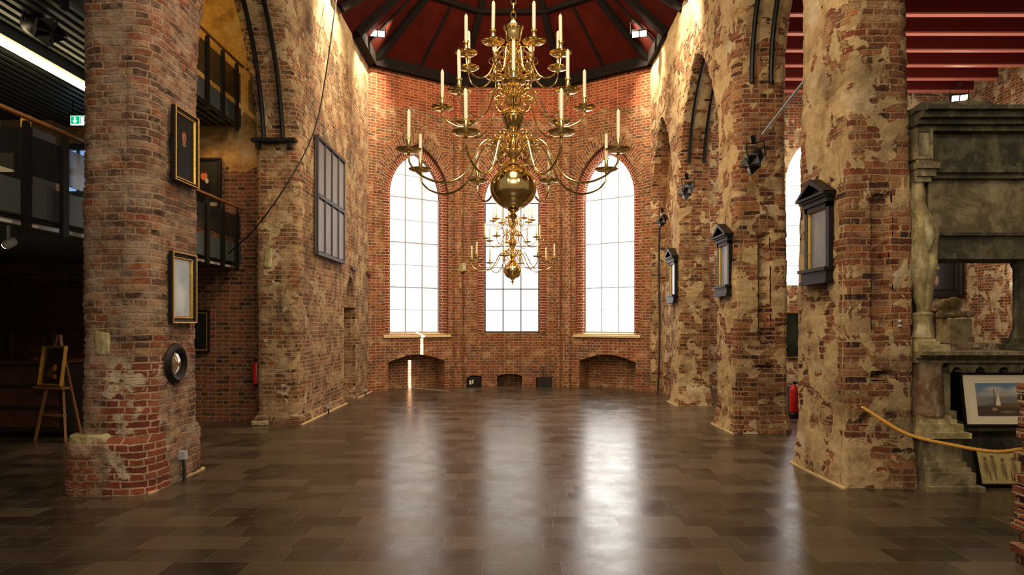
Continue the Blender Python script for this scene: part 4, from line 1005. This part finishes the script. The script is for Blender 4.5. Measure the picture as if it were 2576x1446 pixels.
# stone inserts on the left pier, wall
def rough_block(name, loc, dims, mat, label, sub=3, amt=.02, seed=0):
    bm = bmesh.new(); bmesh.ops.create_cube(bm, size=1); bmesh.ops.subdivide_edges(bm, edges=bm.edges, cuts=7, use_grid_fill=True)
    for v in bm.verts:
        c = Vector(v.co)
        k = .5-max(0, (abs(c.x)-.38)*.25)-max(0, (abs(c.z)-.38)*.25)-max(0,(abs(c.y)-.38)*.25)
        v.co = Vector((c.x*dims[0]*2*k, c.y*dims[1]*2*k, (c.z*2*k+.5)*dims[2]))
        q = Vector(loc)+v.co; v.co += Vector((noise.noise(q*9+Vector((seed,0,0))), noise.noise(q*9+Vector((0,seed+5,0))), noise.noise(q*9+Vector((0,0,seed+9)))))*amt
    me = D.meshes.new(name); bm.to_mesh(me); bm.free(); me.materials.append(mat)
    for p in me.polygons: p.use_smooth = True
    me.uv_layers.new(name='UVMap'); boxuv(me)
    o = D.objects.new(name, me); COL.objects.link(o); o.location = loc; o['kind'] = 'structure'; return o
rough_block('trim_stone_block', (-3.86, 6.475, 1.30), (.14, .12, .24), M['pale_stone'], '', seed=2)
rough_block('trim_stone_base', (-3.96, 6.42, .44), (.40, .16, .13), M['pale_stone'], '', seed=3, amt=.03)
rough_block('trim_stone_block', (-3.87, 10.87, 2.48), (.12, .08, .34), M['pale_stone'], '', seed=4)
rough_block('trim_stone_block', (-1.27, 17.44, 2.93), (.22, .12, .24), M['pale_stone'], '', seed=5)
rough_block('trim_stone_base', (-3.99, 10.82, 0), (.3, .16, .07), M['pale_stone'], '', seed=6)

# ------------------------------------------------------------------ things at the apse wall
t = thing('wall_box', 'black box with small pale panels in the niche below centre window', 'box', (-.98, 17.30, 0))
b = MB(); b.box(-.17,0,0,.17,.3,.25); b.build('case', M['black'], t)
b = MB(); b.box(-.10,-.006,.07,-.05,0,.17); b.build('switch_plate', M['paper'], t); b = MB(); b.box(-.03,-.006,.09,.0,0,.19); b.build('switch_plate', M['paper'], t)
t = thing('speaker_box', 'dark low box with thin aerial at right below centre window', 'box', (.82, 17.30, 0))
b = MB(); b.box(-.18,0,0,.18,.3,.24); b.build('case', M['matte_black'], t)
b = MB(); b.tube([(-.03,.1,.24),(-.03,.1,.52)], .008, 6); b.build('aerial', M['black'], t)

# fire extinguisher + bin in the right aisle
t = thing('fire_extinguisher', 'red fire extinguisher between the two nearest right piers', 'extinguisher', (4.80, 11.6, .10))
b = MB(); b.lathe([(.05,0),(.075,.01),(.078,.04),(.078,.38),(.06,.43),(.03,.46),(.025,.48)], n=20); b.build('cylinder', M['red'], t, smooth=True)
b = MB(); b.box(-.02,-.02,.48,.02,.02,.52); b.box(-.02,-.10,.51,.02,.02,.53); b.build('valve', M['black'], t)
b = MB(); b.tube(spline([(.02,0,.50),(.10,0,.48),(.11,0,.3),(.09,0,.15)],5), .01, 6); b.build('hose', M['black'], t, smooth=True)
b = MB(); b.lathe([(.10,-.10),(.10,-.02),(.085,0)], n=20); b.build('stand', M['black'], t)
b = MB(); b.box(-.2,0,0,.2,.3,.5); tag(b.build('cabinet', M['steel_grey'], loc=(5.12, 11.9, 0)), 'low grey cabinet behind the red fire extinguisher', 'cabinet')
# red extinguisher on the left
t = thing('fire_extinguisher', 'small dim red fire extinguisher beside the left wall pier', 'extinguisher', (-4.15, 11.08, .62))
b = MB(); b.lathe([(.04,0),(.06,.01),(.06,.32),(.03,.38)], n=16); b.build('cylinder', M['red'], t, smooth=True)
b = MB(); b.box(-.02,-.06,.38,.02,.02,.42); b.build('valve', M['black'], t)

# ------------------------------------------------------------------ stone monument, right
MY = 6.80; MX0 = 3.97; MX1 = 6.5
t = thing('stone_monument', 'tall weathered sandstone monument with carved cornice and opening', 'monument', (MX0, MY, 0))
def bx(m, x0, z0, x1, z1, y0, y1): m.box(x0-MX0, y0, z0, x1-MX0, y1, z1)
b = MB(); bx(b, 3.96,0,4.50,.05,-.32,.5); bx(b, 3.97,.05,4.45,.17,-.26,.4); bx(b,3.98,.17,4.43,.21,-.22,.4); bx(b,3.99,.21,4.41,.26,-.18,.4); bx(b, 4.0,.26,4.40,.50,-.14,.4)
b.build('pedestal', M['stone'], t)
b = MB(); bx(b, 3.96,.50,4.41,.555,-.26,.4); bx(b,3.97,.555,4.37,.63,-.20,.4); bx(b,3.98,.63,4.34,.67,-.15,.4); bx(b,3.98,.67,4.30,.70,-.12,.4); b.build('column_base', M['pale_stone'], t)
b = MB(); b.lathe([(.165,.70),(.158,.75),(.150,1.0),(.145,1.18),(.152,1.22)], (4.125-MX0, 0, 0), 24); b.build('column', M['marble'], t, smooth=True)
b = MB(); bx(b, 4.26,.70,4.37,1.12,0,.3); bx(b, 4.26,.66,4.40,.74,-.05,.3); b.build('side_post', M['stone'], t)
b = MB(); bx(b, 3.96,1.22,MX1,1.27,-.10,.4); bx(b,3.96,1.27,MX1,1.30,-.16,.4); bx(b,3.96,1.30,MX1,1.335,-.24,.45); b.build('shelf', M['stone'], t)
pts = [(4.33,1.22),(4.33,1.12)]
x = 4.36
while x < 6.35:
    pts.append((x,1.12))
    for i in range(1, 8): a = PI*(1-i/8); pts.append((x+.05+.05*math.cos(a), 1.12+.055*math.sin(a)))
    pts.append((x+.10,1.12)); x += .232
pts += [(MX1,1.12),(MX1,1.22)]
b = MB(); b.poly_prism([(p[0]-MX0,p[1]) for p in pts], 'y', -.04, .1); b.build('scalloped_frieze', M['stone'], t)
b = MB(); bx(b, 4.37,.0,MX1,1.22,.34,.42); b.build('recess_back', M['matte_black'], t)
b = MB(); bx(b, 4.40,.0,MX1,.55,.05,.34); bx(b,4.37,.55,MX1,.60,-.12,.36); b.build('ledge', M['stone_dark'], t)
b = MB(); bx(b, 3.96,1.335,4.24,1.40,-.20,.3); bx(b,3.96,1.40,4.16,1.43,-.17,.25); bx(b,3.97,1.43,4.14,1.46,-.14,.2); b.build('statue_plinth', M['pale_stone'], t)
b = MB(); bx(b, 4.0,1.43,4.20,3.0,.05,.4); b.build('pilaster', M['stone_dark'], t)
# herm figure: one lofted body
secs = [(1.46,.16,-.02,.105,.09),(1.50,.155,-.02,.10,.085),(1.60,.15,-.02,.09,.08),(1.68,.15,-.02,.095,.085),(1.70,.15,-.02,.105,.09),(1.72,.16,-.02,.065,.06),
 (1.78,.16,-.02,.075,.07),(1.90,.155,-.02,.095,.085),(2.05,.15,-.02,.115,.10),(2.20,.15,-.02,.128,.11),(2.33,.15,-.02,.135,.115),(2.45,.15,-.03,.135,.115),(2.55,.145,-.03,.13,.11),
 (2.64,.13,-.02,.105,.095),(2.72,.115,-.01,.085,.08),(2.80,.10,0,.08,.075),(2.88,.105,0,.078,.07),(2.96,.11,0,.066,.06),(3.02,.11,0,.058,.055),(3.06,.11,0,.05,.05)]
sd = []
for s0_, s1_ in zip(secs, secs[1:]):
    for q in range(4): sd.append(tuple(s0_[m_]+(s1_[m_]-s0_[m_])*q/4 for m_ in range(5)))
secs = sd+[secs[-1]]
secs = [(z, cx-.055, cy, rx*.93, ry*.95) for (z, cx, cy, rx, ry) in secs]
b = MB(); rows = []
for (z, cx, cy, rx, ry) in secs:
    row = []
    for i in range(56):
        a = 2*PI*i/56; p = Vector((cx+rx*math.cos(a), cy-.02+ry*math.sin(a), z))
        k = 1.06+.26*noise.noise(p*5.5)+.14*noise.noise(p*12)+(.10*math.cos(2*a+z*3)-.16*math.exp(-((a-4.9-.5*math.sin(z*3))/.22)**2))*(1 if z > 1.75 else 0)
        row.append(b.vert(cx+(p.x-cx)*k, cy-.02+(p.y-cy+.02)*k, z))
    rows.append(row)
for r0, r1 in zip(rows, rows[1:]):
    for i in range(56): j = (i+1) % 56; b.face([r0[i], r0[j], r1[j], r1[i]])
b.face(rows[0][::-1]); b.face(rows[-1])
o = b.build('torso_figure', M['pale_stone'], t, smooth=True); sm = o.modifiers.new('s','SUBSURF'); sm.levels = 1; sm.render_levels = 1
# capital + upper block
b = MB(); bx(b,3.97,3.0,4.12,3.05,-.10,.2); bx(b,3.97,3.05,4.15,3.12,-.13,.2); bx(b,3.96,3.12,4.17,3.18,-.16,.2); bx(b,3.98,3.18,4.14,3.22,-.1,.2); b.build('capital', M['stone'], t)
b = MB(); bx(b,3.96,3.22,4.14,3.52,-.08,.2); b.build('panel_block', M['stone'], t)
m = frame_part(.17,.30,.03,.03); m.build('panel_moulding', M['stone'], t, loc=(4.05-MX0,-.08,3.37))
# entablature
b = MB(); bx(b,4.15,2.24,MX1,2.30,-.10,.4); bx(b,4.15,2.30,MX1,2.47,-.06,.4); bx(b,4.15,2.47,MX1,2.50,-.10,.4); b.build('lintel', M['stone_dark'], t)
b = MB(); bx(b,4.15,2.50,MX1,3.04,0,.4); b.build('upper_panel', M['stone'], t)
b = MB(); bx(b,4.15,3.04,MX1,3.09,-.06,.4); bx(b,4.15,3.09,MX1,3.15,-.10,.4); bx(b,4.15,3.15,MX1,3.19,-.07,.4); b.build('architrave', M['stone_dark'], t)
b = MB(); bx(b,4.15,3.19,MX1,3.50,-.01,.4); b.build('frieze', M['stone_dark'], t)
b = MB(); bx(b,3.97,3.50,MX1,3.55,-.10,.4); bx(b,3.96,3.55,MX1,3.60,-.16,.4); bx(b,3.96,3.60,MX1,3.66,-.22,.4); bx(b,3.98,3.66,MX1,3.70,-.28,.4); b.build('cornice', M['stone_dark'], t)
bm = None
o = rough_block('x', (3.98, MY-.34, 3.70), (.72,.6,.09), M['stone_dark'], '', seed=8, amt=.03); o.name = 'broken_coping'; o.parent = t; del o['kind']; o.location = (.34,.03,3.665)
# right column of the monument
b = MB(); b.lathe([(.13,1.46),(.12,1.5),(.10,1.56),(.098,2.15),(.12,2.2),(.13,2.24)], (5.16-MX0,.06,0), 24, .05, 12); bx(b,5.0,1.335,5.34,1.40,-.18,.25); bx(b,5.02,1.40,5.32,1.46,-.12,.2); b.build('fluted_column', M['stone_dark'], t, smooth=True)
b = MB(); bx(b,6.3,1.3,MX1,3.1,0,.4); b.build('end_post', M['stone_dark'], t)
b = MB(); bx(b,4.30,1.335,5.3,1.36,.2,.6); bx(b,4.6,1.36,5.05,1.40,.25,.6); b.build('rear_sill', M['marble'], t)
# small sculpted child bust on pedestals, behind the opening
t = thing('plinth', 'square stone plinth seen through the monument opening', 'plinth', (5.31, 8.2, 0))
b = MB(); b.box(-.13,-.13,0,.13,.13,1.66); b.build('shaft', M['pale_stone'], t); b = MB(); b.box(-.18,-.18,0,.18,.18,.08); b.build('foot', M['pale_stone'], t)
b = MB(); b.box(5.20,8.46,0,5.40,8.75,1.77); tag(b.build('plinth', M['marble']), 'brownish stone block beside the square plinth behind the monument', 'plinth')
t = thing('child_sculpture', 'pale stone sculpture of a bent child figure on the square plinth', 'sculpture', (5.31, 8.2, 1.66))
b = MB(); b.sphere((.0,0,.18), .085, 10, 1,1,1.05); b.sphere((-.11,.02,.16), .08, 10, 1,1,1); b.sphere((.0,.0,.06), .09, 10, 1.5,1,.55); b.sphere((.16,-.02,.06), .05, 8, 1.6,1,.9); b.sphere((-.15,0,.05), .05, 8, 1.3,1,1)
o = b.build('body', M['pale_stone'], t, smooth=True); md = o.modifiers.new('r','REMESH'); md.mode = 'VOXEL'; md.voxel_size = .012; md.use_smooth_shade = True; sm = o.modifiers.new('s','SMOOTH'); sm.iterations = 4

# framed watercolour, leaning on the ledge
t = thing('framed_print', 'framed seascape watercolour with sailing boats leaning in the monument recess', 'picture', (4.85, 6.65, .604)); t.rotation_euler = (R(-9), 0, R(0))
frame_part(.88,.52,.02,.03).build('frame', M['ebony'], t, loc=(0,0,.26))
b = MB(); b.box(-.425,-.008,.02,.425,0,.50); b.build('mount', M['paper'], t)
sea = canvas('seascape paper', S(150,156,160), [(.5,.95,.7,.3,S(96,126,160),.5),(.55,.66,.5,.12,S(168,166,158),.5),(.5,.45,.6,.14,S(120,116,110),.5),(.5,.10,.9,.26,S(74,58,40),.25),(.28,.20,.04,.05,S(170,120,94),.6),(.62,.30,.3,.05,S(110,84,54),.5),(.75,.80,.18,.10,S(196,190,176),.7),(.3,.82,.14,.07,S(190,186,176),.7),(.5,.12,.12,.04,S(120,104,70),.6)], .6, nscale=6, namt=.55)
b = MB(); b.box(-.30,-.012,.10,.30,-.008,.42); o = b.build('painted_sheet', sea, t)
b = MB(); b.poly_prism([(-.12,.20),(-.07,.20),(-.085,.34)], 'y', -.014, -.012); b.build('sail', M['paper'], t); b = MB(); b.poly_prism([(.21,.20),(.25,.20),(.225,.28)], 'y', -.014, -.012); b.build('sail', M['lead_dark'], t)
b = MB(); b.box(-.128,-.0145,.18,-.124,-.012,.37); b.build('mast', M['wood'], t)
t = thing('relief_picture', 'framed pale sketch of many figures leaning at the monument foot', 'picture', (4.97, 6.66, .0)); t.rotation_euler = (R(-16), 0, 0)
frame_part(.80,.36,.02,.03).build('frame', M['ebony'], t, loc=(0,0,.20))
sk = canvas('figure sketch', S(196,176,112), [(.1+.115*i+.02*math.sin(i*5),.50+.05*math.sin(i*2),.035,.22,S(128,108,72),.6) for i in range(8)]+[(.12+.1*i+.015*math.cos(i*3),.27,.008,.16,S(84,68,44),.5) for i in range(9)]+[(.1+.115*i+.02*math.sin(i*5),.74+.05*math.sin(i*2),.022,.05,S(104,86,56),.4) for i in range(8)], .6, nscale=16, namt=.45)
b = MB(); b.box(-.385,-.01,.03,.385,0,.37); b.build('sheet', sk, t)

# broken brick pier stub in the right foreground
b = MB(); z = 0; k = 0
while z < 1.19:
    off = .02*math.sin(k*2.3)+(.03 if z < .55 else 0)+(.02 if k % 2 else 0)
    b.box(3.42-off, 4.15+.01*(k % 2), z, 4.1, 4.60, z+.064); z += .064; b.box(3.445-off*.5, 4.17, z, 4.1, 4.58, z+.012) if z < 1.15 else None; z += .012; k += 1
o = b.build('wall_right_broken_pier', M['stub'], kind='structure'); bv = o.modifiers.new('b','BEVEL'); bv.width = .008; bv.segments = 2
t = thing('survey_marker', 'tiny black and white hourglass survey marker on the nearest right pier', 'marker', (3.80, 6.685, 1.61))
b = MB(); b.box(-.016,0,-.034,.016,.006,.034); b.build('plate', M['white'], t)
b = MB(); b.poly_prism([(-.015,-.02),(-.015,.02),(0,0)], 'y', -.003, 0); b.poly_prism([(.015,.02),(.015,-.02),(0,0)], 'y', -.003, 0); b.build('hourglass_mark', M['black'], t)
for y_, z_ in ((14.5,2.77),(16.0,2.77)):
    b = MB(); b.box(-3.42, y_-.22, z_-.03, -3.33, y_+.22, z_+.03); b.build('trim_timber_stub', M['wood'], kind='structure')
# rope between the near pier and the stub
ctrl = [(3.40,6.60,.79),(3.585,6.2,.606),(3.76,5.8,.569),(3.74,5.3,.61),(3.66,4.9,.70),(3.60,4.59,.78)]
cp = spline(ctrl, 24); strands = MB()
for s_ in range(3):
    pts = []; L_ = 0
    for i, p in enumerate(cp):
        if i: L_ += (cp[i]-cp[i-1]).length
        a = L_*70+s_*2*PI/3
        t_ = (cp[min(i+1,len(cp)-1)]-cp[max(i-1,0)]).normalized(); u = t_.cross(Vector((0,0,1))).normalized(); v = t_.cross(u)
        pts.append(p+(u*math.cos(a)+v*math.sin(a))*.0075)
    strands.tube(pts, .0095, 7)
tag(strands.build('rope', M['rope'], smooth=True), 'yellow twisted barrier rope drooping in front of the stone monument', 'rope')
b = MB(); b.sphere((3.40,6.62,.79), .018, 8); tag(b.build('rope_hook', M['brass'], smooth=True), 'small hook holding the rope on the nearest right pier', 'hook')
t = thing('rope_barrier', 'distant rope barrier with dark posts seen past the nearest right pier', 'barrier', (6.9, 15.8, 0))
for x_, y_ in ((0,0),(.9,-.2)):
    b = MB(); b.lathe([(.15,0),(.15,.02),(.02,.03),(.02,.92),(.03,.94)],(x_,y_,0),12); b.build('post', M['black'], t, smooth=True)
b = MB(); b.tube(spline([(0,0,.9),(.3,-.07,.72),(.6,-.14,.72),(.9,-.2,.9)],6), .018, 6); b.build('rope', M['rope'], t, smooth=True)
